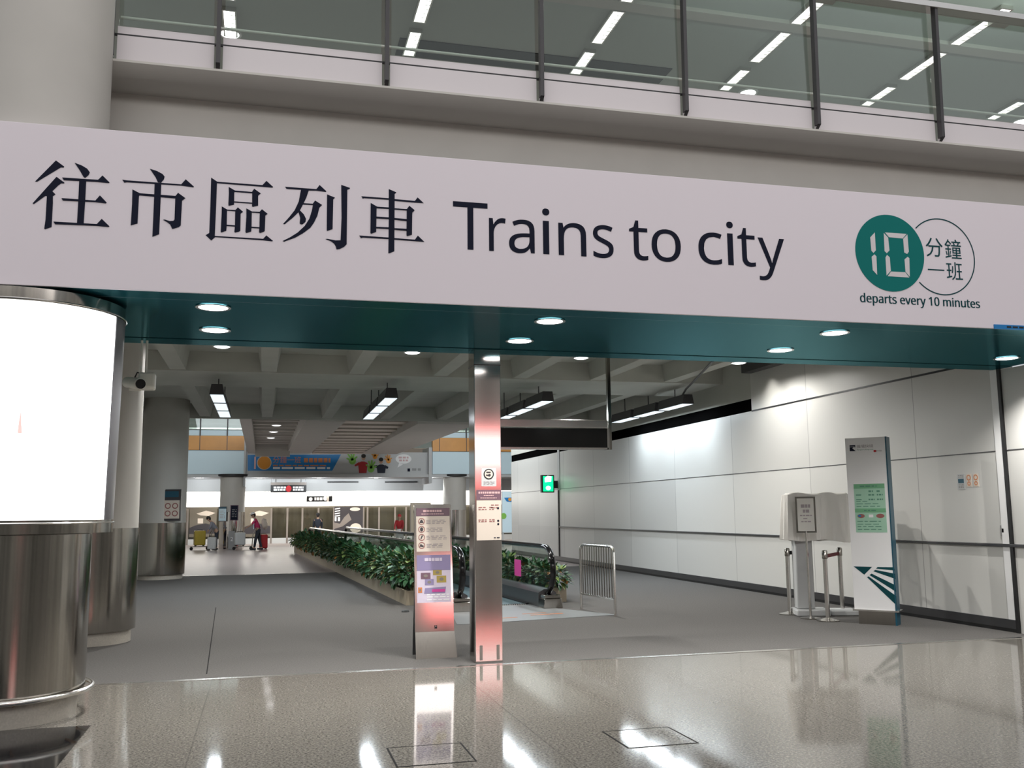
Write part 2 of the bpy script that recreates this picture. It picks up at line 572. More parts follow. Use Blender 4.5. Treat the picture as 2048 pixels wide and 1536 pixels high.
struct(MB().box(XW - 0.012, XW, 10.5, 36.5, 0.045, 0.158).build('baseboard_right', 'dark_steel'))
struct(MB().box(XW - 0.008, XW, 10.5, 36.5, 0.0, 0.045).build('baseboard_right', 'black'))
struct(MB().box(XW - 0.03, XW, 10.50, 10.55, 0, ZS).build('trim_6', 'black'))
struct(MB().box(XW - 0.02, XW, 10.56, 10.68, 0.16, ZS).build('trim_7', 'white'))
struct(MB().box(XW - 0.03, XW, 30.22, 30.30, 0.16, 2.3).build('trim_8', 'black'))
struct(MB().box(XW - 0.02, XW, 30.10, 30.30, 2.3, 4.75).build('trim_9', 'light_grey'))
struct(MB().box(XW - 0.22, XW, 13.5, 17.15, 4.30, 4.62).build('trim_10', 'mullion'))  # solid box for the gap above the panel, shade in its dark colour
struct(MB().box(-5.3, -5.0, Y0, Y1, 0, 4.75).build('wall_left', 'beige_paint'))

# corridor ceiling: slab with coffer ribs
c = MB()
c.box(-5.3, XW + 0.3, Y0, Y1, 4.62, 4.80)
ribs = [-3.2, -1.58, 0.05, 1.68, 3.31, 4.94, 6.57, 8.2]
for x in ribs:
    for (a, b) in ((Y0 + 0.35, 18.4), (20.6, Y1 - 0.12)):
        c.prism([(x - 0.20, a, 4.62), (x - 0.14, a, 4.27), (x + 0.14, a, 4.27), (x + 0.20, a, 4.62)], (0, b - a, 0))
c.box(-5.0, XW, 18.4, 20.6, 4.25, 4.62)
c.box(-5.0, XW, Y0, Y0 + 0.35, 4.25, 4.62)
c.box(-5.0, XW, Y1 - 0.12, Y1, 4.22, 4.62)
struct(c.build('ceiling', 'concrete'))

# soffit over the entrance, with its edge strips
s = MB()
s.box(-6, XW - 0.001, YB + 0.30, 10.28, ZS + 0.005, 3.70)
s.box(-6, XW - 0.001, YB + 0.02, YB + 0.29, ZS, 3.70)
s.box(-6, XW - 0.001, 10.30, Y0, ZS, 3.70)
struct(s.build('ceiling', 'soffit'))
struct(MB().box(-6, XW + 0.3, YB + 0.35, Y0, 3.70, 4.70).build('wall_front', 'mullion'))

a_, b_ = at('z', 0, 431, 1215), at('z', 0, 412, 1348)
struct(MB().prism([(a_.x, a_.y, 0.001), (a_.x + 0.012, a_.y, 0.001), (b_.x + 0.012, b_.y, 0.001), (b_.x, b_.y, 0.001)], (0, 0, -0.001)).build('trim_14', 'seam'))
# upper wall, ledge and floor slab of the gallery
struct(MB().box(-6, 16, 9.5, 9.8, 4.70, 5.68).build('wall_front', 'beige_paint'))
pr = [(9.0, 5.79), (9.0, 5.768), (9.13, 5.68), (9.5, 5.675), (9.5, 5.79)]
struct(MB().prism([(-6, y, z) for y, z in pr], (22, 0, 0)).build('trim_11', 'beige_paint'))
struct(MB().box(-6, 16, 9.5, 18, 5.68, 5.79).build('floor', 'far_floor'))
# gallery ceiling, cross beam
g = MB()
g.box(-8, 20, 9.3, 11.40, 8.5, 8.65)
g.box(-8, 20, 11.62, 19, 8.5, 8.65)
struct(g.build('ceiling', 'upper_ceiling'))
struct(MB().box(-8, 20, 11.40, 11.62, 8.44, 8.65).build('ceiling', 'beige_paint'))
struct(MB().box(-8, 20, 18.0, 18.2, 5.79, 8.5).build('wall_back', 'upper_ceiling'))

# the arrivals hall behind the camera
wb = bpy.data.materials.new('hall_wall'); wb.use_nodes = True
nt = wb.node_tree
tc = nt.nodes.new('ShaderNodeTexCoord'); mp = nt.nodes.new('ShaderNodeMapping'); mp.inputs['Scale'].default_value = (1.3, 1.3, 0.03)
nz = nt.nodes.new('ShaderNodeTexNoise'); nz.inputs['Scale'].default_value = 1.0; nz.inputs['Detail'].default_value = 3
cr = nt.nodes.new('ShaderNodeValToRGB'); cr.color_ramp.elements[0].position = 0.42; cr.color_ramp.elements[1].position = 0.58
cr.color_ramp.elements[0].color = (0.07, 0.07, 0.07, 1); cr.color_ramp.elements[1].color = (0.80, 0.78, 0.70, 1)
nt.links.new(tc.outputs['Object'], mp.inputs[0]); nt.links.new(mp.outputs[0], nz.inputs[0]); nt.links.new(nz.outputs['Fac'], cr.inputs[0])
nt.links.new(cr.outputs[0], nt.nodes['Principled BSDF'].inputs['Base Color'])
MATS['hall_wall'] = wb
struct(MB().box(-16, 22, -14.3, -14, 0, 9).build('wall_back', 'hall_wall'))
struct(MB().box(-16.3, -16, -14, 8, 0, 9).build('wall_left', 'hall_wall'))
struct(MB().box(22, 22.3, -14, 8, 0, 9).build('wall_right', 'hall_wall'))
t = thing('wall_sign', 'illuminated red and white sign on the hall wall behind the viewer', 'sign', (7.6, -13.95, 3.6))
MB().box(5.9, 9.3, -14.0, -13.9, 3.3, 4.4).build('lit_panel', 'hall_white', t)
MB().box(5.9, 9.3, -14.0, -13.89, 4.4, 4.75).build('red_band', 'hall_red', t)
MB().box(5.9, 9.3, -14.0, -13.89, 2.5, 3.3).build('red_band', 'hall_red', t)

# platform hall beyond the corridor
h = MB()
h.box(-9, 18, Y1, 64, 7.9, 8.1)
struct(h.build('ceiling', 'concrete'))
h = MB()
h.prism([(1.12, 27.6, 4.22), (2.22, 27.6, 4.22), (2.22, 27.6, 5.4), (1.12, 27.6, 5.4)], (-0.1, 19, 0.25))
h.prism([(4.30, 27.6, 4.18), (6.05, 27.6, 4.18), (6.05, 27.6, 5.4), (4.30, 27.6, 5.4)], (0.2, 19, 0.28))
h.box(-0.75, -0.40, 27.6, 46.5, 4.45, 5.4)
struct(h.build('ceiling', 'column_paint'))
h = MB()
h.box(-0.40, 1.12, 27.6, 44.5, 4.75, 4.85)
for k in range(12):
    h.box(-0.40, 1.12, 28.4 + k * 1.3, 28.65 + k * 1.3, 4.66, 4.75)
h.box(-0.40, 1.12, 44.5, 44.7, 4.2, 5.4)
struct(h.build('ceiling', 'column_paint'))
struct(MB().box(2.1, 4.5, 27.6, 46.6, 4.75, 4.80).build('ceiling', 'photo_dark'))
l = MB()
for k in range(13):
    y = 28.2 + k * 1.42
    l.box(2.16, 4.45, y, y + 0.75, 4.42, 4.50)
struct(l.build('ceiling', 'cream'))
struct(MB().box(-9, 18, 60, 60.3, 0, 8).build('wall_back', 'photo_grey'))
struct(MB().box(-9.2, -9, Y1, 64, 0, 8).build('wall_left', 'beige_paint'))
struct(MB().box(18, 18.2, Y1, 64, 0, 8).build('wall_right', 'beige_paint'))

# ================================================================== FLOOR DETAILS
t = MB().box(-3.4, -1.25, 4.2, 8.25, 0.0, 0.003)
tag(t.build('floor_panel', 'black_stone'), 'glossy black floor panel in front of the advertising column', 'floor panel')
for i, (x, y, lb) in enumerate(((1.12, 6.60, 'square stone floor hatch with thin dark frame, left of the pair nearest the camera'),
                                (2.70, 6.63, 'square stone floor hatch with thin dark frame, right of the pair nearest the camera'))):
    t = thing('floor_hatch', lb, 'hatch', (x, y, 0), 0, 'floor hatches in the stone floor')
    MB().box(x - 0.25, x + 0.25, y - 0.25, y + 0.25, 0.0, 0.002).build('cover', 'granite', t, world=True)
    f = MB()
    for (a, b, c_, d) in ((-0.262, -0.25, -0.262, 0.262), (0.25, 0.262, -0.262, 0.262), (-0.25, 0.25, -0.262, -0.255), (-0.25, 0.25, 0.255, 0.262)):
        f.box(x + a, x + b, y + c_, y + d, 0, 0.003)
    f.build('frame', 'seam', t)

# ================================================================== LONG WHITE SIGN
SIGN = thing('station_sign', 'long white overhead sign reading Trains to city above the entrance', 'sign', (3, YB + 0.15, ZS))
MB().box(-6, XW - 0.002, YB, YB + 0.30, ZS + 0.001, 4.745).build('sign_panel', 'sign_white', SIGN, bevel=0.004)
PL = Plane((0, YB, 0), (1, 0, 0), (0, -1, 0))
CH = {"wang":[[[-1.682,4.448],[-1.617,4.401],[-1.623,4.393],[-1.642,4.393],[-1.811,4.26],[-1.827,4.26]],[[-1.671,4.312],[-1.609,4.267],[-1.613,4.261],[-1.634,4.26],[-1.656,4.239],[-1.696,4.19],[-1.672,4.166],[-1.69,4.148],[-1.687,4.094],[-1.687,3.894],[-1.734,3.872],[-1.74,3.877],[-1.734,3.953],[-1.734,4.146],[-1.744,4.148],[-1.826,4.073],[-1.835,4.079]],[[-1.542,4.44],[-1.486,4.421],[-1.446,4.398],[-1.425,4.369],[-1.434,4.344],[-1.458,4.32],[-1.47,4.326],[-1.5,4.378]],[[-1.629,4.309],[-1.36,4.311],[-1.328,4.35],[-1.272,4.295],[-1.28,4.29],[-1.363,4.293],[-1.616,4.288]],[[-1.501,4.295],[-1.449,4.299],[-1.449,4.129],[-1.452,3.933],[-1.501,3.934],[-1.5,4.125]],[[-1.626,4.137],[-1.373,4.135],[-1.34,4.181],[-1.287,4.125],[-1.294,4.118],[-1.375,4.123],[-1.614,4.118]],[[-1.676,3.939],[-1.353,3.94],[-1.318,3.986],[-1.258,3.928],[-1.266,3.922],[-1.354,3.926],[-1.662,3.919]]],"shi":[[[-0.969,4.437],[-0.913,4.422],[-0.867,4.399],[-0.852,4.378],[-0.857,4.355],[-0.877,4.325],[-0.903,4.327],[-0.921,4.366]],[[-1.177,4.327],[-1.142,4.324],[-0.72,4.323],[-0.686,4.369],[-0.619,4.311],[-0.624,4.305],[-0.721,4.312],[-1.142,4.308],[-1.161,4.303]],[[-0.927,4.316],[-0.876,4.32],[-0.876,4.098],[-0.877,3.886],[-0.928,3.862],[-0.927,4.05]],[[-1.096,4.25],[-1.038,4.222],[-0.761,4.22],[-0.742,4.248],[-0.683,4.207],[-0.709,4.183],[-0.712,3.972],[-0.726,3.957],[-0.776,3.937],[-0.795,3.975],[-0.816,3.991],[-0.851,4.011],[-0.837,4.013],[-0.8,4.003],[-0.77,4.007],[-0.762,4.019],[-0.762,4.199],[-1.041,4.204],[-1.044,4.196],[-1.046,3.966],[-1.097,3.947],[-1.094,4.126]]],"qu":[[[-0.485,4.4],[-0.435,4.368],[-0.069,4.367],[-0.037,4.407],[0.02,4.357],[0.012,4.351],[-0.072,4.352],[-0.437,4.355],[-0.438,4.152],[-0.441,3.9],[-0.052,3.9],[-0.027,3.931],[0.028,3.887],[0.022,3.882],[-0.057,3.887],[-0.438,3.89],[-0.468,3.859],[-0.514,3.902],[-0.486,3.922],[-0.484,4.149]],[[-0.342,4.33],[-0.29,4.302],[-0.153,4.301],[-0.136,4.33],[-0.081,4.293],[-0.102,4.272],[-0.1,4.185],[-0.144,4.171],[-0.15,4.177],[-0.149,4.198],[-0.295,4.198],[-0.295,4.179],[-0.339,4.166],[-0.341,4.184],[-0.295,4.208],[-0.149,4.207],[-0.151,4.289],[-0.294,4.29],[-0.296,4.281],[-0.295,4.208],[-0.341,4.184],[-0.339,4.274]],[[-0.393,4.157],[-0.348,4.132],[-0.283,4.133],[-0.264,4.158],[-0.221,4.123],[-0.24,4.105],[-0.239,3.957],[-0.249,3.949],[-0.282,3.939],[-0.286,3.946],[-0.283,3.991],[-0.349,3.991],[-0.351,3.95],[-0.391,3.932],[-0.395,3.941],[-0.349,4.002],[-0.283,4.001],[-0.284,4.123],[-0.35,4.124],[-0.349,4.002],[-0.395,3.941],[-0.392,4.092]],[[-0.195,4.154],[-0.149,4.13],[-0.087,4.131],[-0.068,4.155],[-0.021,4.119],[-0.039,4.104],[-0.041,3.968],[-0.051,3.96],[-0.081,3.948],[-0.087,3.956],[-0.086,3.988],[-0.149,3.988],[-0.151,3.956],[-0.191,3.941],[-0.197,3.951],[-0.149,3.998],[-0.085,3.997],[-0.085,4.121],[-0.15,4.121],[-0.149,3.998],[-0.197,3.951],[-0.193,4.085]]],"lie":[[[0.117,4.367],[0.379,4.366],[0.406,4.405],[0.464,4.353],[0.458,4.347],[0.379,4.352],[0.315,4.348],[0.296,4.284],[0.275,4.234],[0.351,4.234],[0.37,4.264],[0.43,4.229],[0.407,4.203],[0.391,4.13],[0.363,4.066],[0.334,4.02],[0.272,3.967],[0.21,3.926],[0.119,3.885],[0.107,3.891],[0.168,3.927],[0.23,3.973],[0.287,4.034],[0.324,4.099],[0.344,4.172],[0.352,4.222],[0.269,4.221],[0.245,4.168],[0.277,4.136],[0.297,4.097],[0.293,4.07],[0.27,4.047],[0.254,4.045],[0.245,4.054],[0.248,4.103],[0.233,4.151],[0.186,4.098],[0.12,4.037],[0.108,4.04],[0.156,4.101],[0.201,4.166],[0.233,4.244],[0.25,4.35],[0.13,4.349]],[[0.47,4.326],[0.538,4.302],[0.523,4.285],[0.521,4.021],[0.476,4.002],[0.472,4.009]],[[0.589,4.42],[0.665,4.398],[0.659,4.388],[0.642,4.382],[0.642,3.895],[0.621,3.871],[0.583,3.849],[0.557,3.844],[0.55,3.871],[0.535,3.895],[0.509,3.913],[0.464,3.93],[0.477,3.933],[0.547,3.923],[0.59,3.927],[0.596,4.127]]],"che":[[[1.0,4.414],[1.066,4.39],[1.062,4.382],[1.052,4.374],[1.052,3.857],[1.008,3.836],[1.0,3.838],[1.002,4.143]],[[0.763,4.331],[1.0,4.331],[1.0,4.317],[0.784,4.316],[0.776,4.309]],[[1.051,4.327],[1.23,4.323],[1.254,4.357],[1.308,4.309],[1.232,4.308],[1.052,4.311]],[[0.748,3.979],[1.002,3.977],[1.003,3.963],[0.779,3.963],[0.763,3.957]],[[1.049,3.975],[1.231,3.972],[1.257,4.01],[1.314,3.958],[1.229,3.959],[1.049,3.962]],[[0.844,4.276],[0.899,4.247],[1.001,4.247],[1.001,4.234],[0.895,4.233],[0.893,4.021],[0.848,4.001],[0.844,4.01]],[[1.052,4.243],[1.159,4.243],[1.181,4.275],[1.228,4.238],[1.207,4.214],[1.205,4.015],[1.162,4.0],[1.158,4.008],[1.159,4.232],[1.052,4.233]],[[0.893,4.157],[1.001,4.157],[1.001,4.143],[0.893,4.142]],[[1.05,4.155],[1.16,4.152],[1.16,4.136],[1.05,4.141]],[[0.894,4.065],[1.002,4.067],[1.002,4.054],[0.894,4.053]],[[1.051,4.063],[1.158,4.064],[1.158,4.048],[1.051,4.051]]],"ten":[[[5.859,4.335],[5.858,4.151],[5.829,4.122],[5.807,4.144],[5.803,4.28]],[[5.84,4.109],[5.86,4.089],[5.856,3.9],[5.809,3.946],[5.806,4.082]],[[5.975,4.343],[6.227,4.343],[6.177,4.292],[6.019,4.296]],[[5.962,4.337],[6.009,4.29],[6.015,4.16],[5.982,4.128],[5.958,4.149]],[[6.236,4.338],[6.239,4.16],[6.218,4.134],[6.185,4.148],[6.183,4.29]],[[5.984,4.112],[6.013,4.087],[6.016,3.95],[5.963,3.899],[5.964,4.084]],[[6.221,4.106],[6.24,4.093],[6.231,3.9],[6.185,3.95],[6.183,4.076]],[[6.018,3.943],[6.182,3.944],[6.225,3.892],[5.975,3.893]]]}
GL = {"T":[[[156,0],[156,426],[7,426],[7,480],[366,480],[366,426],[217,426],[217,0]]],"r":[[[57,0],[57,360],[105,360],[112,294],[115,294],[124,308],[135,322],[147,334],[160,345],[174,355],[190,361],[207,365],[225,367],[247,366],[267,363],[260,308],[241,312],[221,313],[207,312],[194,309],[182,304],[169,298],[158,290],[147,280],[138,268],[131,256],[124,241],[120,226],[117,210],[116,192],[116,0]]],"a":[[[144,-7],[121,-5],[100,0],[80,8],[63,19],[49,34],[39,52],[33,74],[31,100],[34,125],[41,148],[55,167],[73,183],[97,196],[127,206],[162,212],[203,215],[265,217],[265,238],[263,259],[260,277],[254,290],[245,301],[234,309],[222,314],[207,317],[190,318],[176,318],[149,314],[136,310],[124,306],[100,296],[89,291],[71,335],[83,341],[96,347],[126,357],[143,361],[159,364],[193,366],[224,364],[251,359],[273,350],[291,337],[305,321],[314,300],[320,275],[322,245],[322,0],[279,0],[268,51],[265,51],[253,37],[241,25],[229,15],[216,7],[202,1],[185,-3],[166,-6]],[[158,41],[180,43],[200,47],[218,55],[234,66],[247,80],[256,98],[262,119],[264,144],[264,176],[211,174],[180,172],[154,167],[133,161],[118,152],[107,142],[98,130],[94,116],[92,99],[93,85],[97,73],[102,63],[110,55],[120,49],[132,44],[144,42]]],"i":[[[80,420],[74,422],[68,425],[62,429],[58,434],[55,441],[53,449],[52,457],[53,466],[55,474],[58,481],[62,486],[68,490],[74,493],[87,495],[100,493],[106,490],[111,486],[116,481],[119,474],[121,466],[122,457],[121,449],[119,441],[116,434],[111,429],[106,425],[100,422],[94,420]],[[57,0],[57,360],[116,360],[116,0]]],"n":[[[57,0],[57,360],[105,360],[113,311],[117,311],[126,324],[138,336],[151,345],[165,353],[181,359],[197,363],[213,366],[230,367],[261,365],[287,359],[309,349],[328,335],[342,317],[352,295],[359,267],[361,234],[361,0],[302,0],[302,230],[297,268],[282,295],[257,312],[222,317],[194,315],[171,309],[153,298],[139,283],[129,265],[122,242],[118,216],[116,187],[116,0]]],"s":[[[148,-7],[113,-5],[97,-3],[83,-1],[57,7],[46,11],[35,16],[35,70],[46,65],[72,55],[87,50],[102,46],[118,43],[149,41],[170,42],[188,45],[203,49],[214,55],[223,63],[229,72],[233,83],[234,94],[234,101],[233,107],[230,113],[223,124],[217,129],[209,134],[200,140],[190,145],[177,151],[162,157],[146,164],[129,171],[113,177],[99,184],[86,191],[74,198],[64,206],[55,214],[48,223],[42,233],[38,244],[35,257],[34,271],[37,293],[44,312],[55,328],[72,342],[92,353],[115,360],[140,365],[169,367],[201,365],[216,363],[231,360],[245,357],[258,353],[284,343],[264,296],[252,300],[241,304],[229,308],[216,312],[204,315],[191,317],[178,318],[148,318],[133,315],[120,312],[110,307],[101,300],[95,293],[92,284],[91,275],[91,268],[93,261],[99,249],[104,244],[111,239],[119,234],[129,229],[183,206],[200,200],[215,193],[229,186],[242,180],[253,172],[263,165],[272,156],[279,147],[284,137],[288,126],[291,113],[291,99],[289,75],[282,53],[270,35],[253,20],[231,8],[207,0],[179,-5]]],"t":[[[167,-7],[153,-6],[140,-4],[127,-1],[115,3],[104,9],[94,16],[85,26],[77,37],[70,50],[65,66],[63,84],[62,105],[62,314],[11,314],[11,343],[62,366],[86,443],[121,443],[121,360],[225,360],[225,314],[121,314],[121,106],[122,91],[125,77],[130,66],[137,57],[145,51],[155,46],[165,43],[177,42],[205,44],[228,49],[228,4],[201,-4]]],"o":[[[202,-7],[179,-5],[157,-1],[136,6],[117,15],[100,27],[84,42],[70,59],[58,79],[49,101],[42,125],[38,152],[37,181],[40,223],[48,260],[62,292],[82,318],[106,339],[135,355],[168,364],[204,367],[228,365],[250,361],[271,354],[290,345],[308,333],[324,318],[337,301],[349,282],[358,260],[365,236],[369,209],[370,181],[367,139],[359,101],[345,69],[325,42],[300,21],[271,6],[239,-4]],[[203,42],[229,45],[251,52],[269,63],[283,80],[295,100],[303,123],[307,150],[309,181],[307,211],[303,238],[295,261],[283,281],[269,297],[251,308],[229,315],[203,317],[177,315],[155,308],[137,297],[123,281],[112,261],[104,238],[100,211],[98,181],[100,150],[104,123],[112,100],[123,80],[138,63],[156,52],[178,45]]],"c":[[[201,-7],[178,-5],[156,-2],[136,4],[117,13],[99,24],[83,38],[70,54],[58,73],[49,95],[42,120],[38,147],[37,178],[38,210],[42,238],[49,264],[59,286],[71,306],[85,322],[101,336],[119,347],[139,356],[160,362],[182,365],[206,367],[233,365],[259,361],[271,358],[282,355],[292,351],[300,347],[282,298],[244,310],[224,314],[214,315],[204,315],[158,306],[125,281],[105,238],[98,179],[100,148],[105,121],[113,98],[124,79],[138,64],[156,53],[177,46],[201,44],[229,46],[253,50],[264,54],[274,57],[285,61],[294,65],[294,13],[285,8],[275,4],[265,1],[254,-2],[243,-4]]],"y":[[[56,-161],[28,-160],[7,-156],[7,-109],[25,-111],[47,-113],[62,-112],[75,-108],[87,-103],[97,-95],[106,-86],[114,-75],[121,-63],[127,-49],[146,-1],[1,360],[64,360],[142,155],[160,104],[164,92],[170,68],[172,57],[175,57],[187,101],[206,156],[279,360],[343,360],[187,-50],[177,-74],[166,-96],[153,-115],[139,-131],[122,-144],[103,-154],[81,-159]]],"d":[[[185,-7],[153,-4],[124,5],[99,20],[77,40],[60,66],[47,98],[39,136],[37,179],[39,223],[47,261],[60,293],[78,319],[100,340],[125,355],[153,364],[185,367],[205,366],[223,363],[239,358],[254,351],[266,343],[278,334],[288,324],[297,314],[301,314],[299,339],[297,367],[297,510],[356,510],[356,0],[308,0],[300,48],[297,48],[288,37],[278,27],[267,18],[254,9],[239,2],[223,-3],[205,-6]],[[194,42],[221,44],[243,50],[261,60],[274,74],[284,91],[292,113],[296,138],[298,168],[298,179],[296,210],[292,238],[285,262],[275,282],[262,297],[244,309],[221,315],[193,318],[171,315],[152,308],[135,296],[122,280],[111,259],[104,235],[100,208],[98,178],[100,148],[104,121],[111,98],[122,78],[135,62],[152,51],[171,45]]],"e":[[[210,-7],[185,-5],[162,-2],[140,5],[120,14],[101,26],[85,40],[71,57],[59,76],[49,98],[42,122],[38,149],[37,177],[38,206],[42,232],[48,257],[57,279],[68,299],[81,316],[96,331],[112,344],[131,354],[151,361],[173,365],[196,367],[218,365],[239,362],[258,355],[276,347],[291,335],[305,322],[317,307],[327,290],[335,271],[340,250],[343,228],[345,204],[345,169],[98,169],[101,140],[107,115],[116,93],[129,76],[146,62],[165,52],[188,46],[213,44],[230,44],[245,45],[260,47],[274,50],[287,54],[301,58],[314,63],[328,69],[328,17],[315,11],[301,6],[287,2],[274,-1],[260,-4]],[[99,216],[283,216],[281,237],[277,257],[271,274],[262,290],[250,302],[234,311],[216,317],[195,318],[175,317],[158,312],[142,303],[129,291],[118,276],[109,259],[103,238]]],"p":[[[57,-161],[57,360],[105,360],[113,311],[116,311],[125,322],[135,333],[146,342],[158,351],[173,358],[189,363],[208,366],[228,367],[260,364],[288,355],[314,341],[335,320],[353,294],[366,262],[374,224],[376,181],[374,137],[366,100],[353,68],[335,41],[313,20],[288,5],[260,-4],[228,-7],[208,-6],[190,-3],[173,2],[159,9],[146,17],[135,26],[125,36],[116,46],[112,46],[115,17],[116,-13],[116,-161]],[[219,42],[235,43],[249,47],[262,53],[273,60],[283,70],[291,82],[299,95],[305,110],[309,126],[312,143],[314,162],[315,181],[313,211],[309,237],[302,260],[291,280],[278,296],[261,308],[241,315],[218,317],[192,315],[171,309],[153,300],[140,286],[130,269],[123,247],[118,222],[116,192],[116,181],[118,149],[122,122],[128,98],[138,78],[151,63],[169,51],[192,45]]],"v":[[[136,0],[0,360],[63,360],[140,148],[151,115],[162,80],[169,52],[171,52],[179,81],[190,116],[201,148],[278,360],[341,360],[204,0]]],"m":[[[57,0],[57,360],[105,360],[113,311],[117,311],[126,324],[137,336],[149,345],[162,353],[177,359],[192,363],[207,366],[223,367],[262,363],[293,352],[317,333],[333,306],[336,306],[346,321],[358,333],[371,344],[386,352],[402,358],[418,363],[435,366],[452,367],[481,365],[505,359],[526,349],[543,335],[557,317],[566,295],[572,267],[574,234],[574,0],[515,0],[515,232],[511,269],[497,296],[474,312],[442,317],[418,315],[397,309],[380,300],[367,287],[357,270],[350,250],[346,226],[345,199],[345,0],[286,0],[286,232],[281,269],[268,296],[245,312],[212,317],[187,315],[166,309],[150,298],[137,283],[128,265],[121,242],[117,216],[116,187],[116,0]]],"u":[[[184,-7],[153,-5],[127,1],[104,11],[86,25],[72,42],[61,65],[55,92],[53,124],[53,360],[113,360],[113,128],[118,91],[133,64],[158,48],[193,42],[220,44],[243,51],[262,61],[276,76],[286,95],[293,117],[297,143],[299,173],[299,360],[358,360],[358,0],[310,0],[301,48],[298,48],[289,35],[277,23],[264,14],[250,6],[234,1],[218,-3],[201,-6]]],"1":[[[181,0],[181,335],[181,381],[183,418],[164,400],[142,381],[91,339],[60,379],[189,480],[238,480],[238,0]]],"0":[[[191,-7],[153,-3],[121,10],[93,30],[72,59],[55,95],[43,137],[35,186],[33,240],[34,278],[37,313],[42,344],[49,373],[58,399],[69,422],[83,441],[99,458],[118,470],[140,480],[164,485],[191,487],[229,483],[262,471],[289,450],[312,422],[329,386],[341,344],[349,296],[351,240],[350,203],[347,169],[342,137],[335,108],[326,82],[314,59],[300,39],[284,23],[265,10],[243,1],[219,-5]],[[191,44],[216,47],[237,56],[255,71],[268,92],[278,120],[286,154],[290,194],[291,240],[290,286],[286,326],[278,360],[268,388],[255,409],[237,424],[216,433],[191,437],[166,433],[145,424],[128,409],[115,388],[105,360],[98,326],[93,286],[92,240],[93,194],[98,154],[105,120],[115,93],[128,71],[145,56],[166,47]]]}
for nm in ('wang', 'shi', 'qu', 'lie', 'che'):
    b = MB()
    for k_, pg in enumerate(CH[nm]):
        PL.poly(b, pg, 0.003 + 0.0006 * k_, 0.002 + 0.0006 * k_)
    b.build('lettering', 'ink', SIGN)

def glyph_mesh(plane, ch, a0, a1, zb, scale_y, name, material, parent, off=0.003, ylim=None):
    c = bpy.data.curves.new('tmp', 'CURVE')
    c.dimensions = '2D'; c.fill_mode = 'FRONT'
    xs = [p[0] for s_ in GL[ch] for p in s_]
    x0, x1 = min(xs), max(xs)
    for s_ in GL[ch]:
        sp = c.splines.new('POLY')
        sp.points.add(len(s_) - 1)
        for pnt, (x, y) in zip(sp.points, s_):
            pnt.co = (x / 1000.0, y / 1000.0, 0, 1)
        sp.use_cyclic_u = True
    o = bpy.data.objects.new('tmp', c)
    COL.objects.link(o)
    dg = bpy.context.evaluated_depsgraph_get(); dg.update()
    me = bpy.data.meshes.new_from_object(o.evaluated_get(dg))
    bpy.data.objects.remove(o); bpy.data.curves.remove(c)
    inv = frame_of(parent).inverted()
    for v in me.vertices:
        v.co = inv @ plane.p(a0 + (v.co.x * 1000 - x0) / (x1 - x0) * (a1 - a0), zb + v.co.y * 1000 * scale_y, off)
    me.name = name
    me.materials.clear(); me.materials.append(MATS[material])
    o = bpy.data.objects.new(name, me)
    COL.objects.link(o); o.parent = parent
    return o

ZBL = 3.912
SX, SC, ST = 0.303 / 360, 0.435 / 480, 0.375 / 443
for ch, a0, a1, sc in (('T', 1.571, 1.886, SC), ('r', 1.898, 2.052, SX), ('a', 2.082, 2.321, SX), ('i', 2.396, 2.464, 0.428 / 495), ('n', 2.547, 2.813, SX),
                       ('s', 2.880, 3.078, SX), ('t', 3.236, 3.420, ST), ('o', 3.457, 3.752, SX), ('c', 3.933, 4.178, SX),
                       ('i', 4.231, 4.300, 0.428 / 495), ('t', 4.343, 4.528, ST), ('y', 4.558, 4.842, 0.303 / 360)):
    if ch == 'y':
        glyph_mesh(PL, ch, a0, a1, ZBL, 0.303 / 360 * 0.96, 'lettering', 'ink', SIGN)
    else:
        glyph_mesh(PL, ch, a0, a1, ZBL, sc, 'lettering', 'ink', SIGN)
em = PL.ell(MB(), 6.022, 4.134, 0.395, None, 0.004, 0.002, 64).build('emblem', 'teal', SIGN); em['label'] = 'filled teal disc with the number 10'
b = MB()
for pg in CH['ten']:
    PL.poly(b, pg, 0.006, 0.0015)
b.build('numerals', 'white_panel', em)
b = PL.ring(MB(), 6.622, 4.131, 0.390, 0.402, 0.003, 64, -2.36, 2.36)
b.build('emblem_ring', 'teal_dark', SIGN)
for body, a0, a1, b0, b1 in (('分', 6.445, 6.646, 4.125, 4.322), ('鐘', 6.671, 6.866, 4.120, 4.321), ('一', 6.451, 6.646, 3.983, 3.996), ('班', 6.671, 6.862, 3.893, 4.082)):
    text(PL, body, a0, a1, b0, b1, 'lettering', 'teal_dark', SIGN)
adv = {'d': 414, 'e': 379, 'p': 413, 'a': 377, 'r': 277, 't': 243, 's': 322, 'v': 341, 'y': 342, '1': 384, '0': 384, 'm': 630, 'i': 174, 'n': 415, 'u': 415, ' ': 180}
line = 'departs every 10 minutes'
tot = sum(adv[c_] for c_ in line)
x, k = 5.643, (7.046 - 5.643) / tot
for c_ in line:
    if c_ != ' ':
        xs = [p[0] for s_ in GL[c_] for p in s_]
        for dx in (-0.0025, 0.0025):
            glyph_mesh(PL, c_, x + min(xs) * k * 0.97 + dx, x + max(xs) * k + dx, 3.6165, 0.066 / 360, 'lettering', 'teal_dark', SIGN, 0.003 + dx * 0.1)
    x += adv[c_] * k
# blue strip stuck along the bottom edge at the far right
st = PL.rect(MB(), 7.19, 9.0, 3.405, 3.452, 0.012, 0.011).build('strip_notice', 'blue')
tag(st, 'narrow blue notice strip fixed to the bottom right edge of the white sign', 'notice')
b = MB(); PL.lines(b, 7.34, 8.9, 3.43, 0.018, 0.05, 0.014)
o = b.build('print', 'black', None); o.parent = st

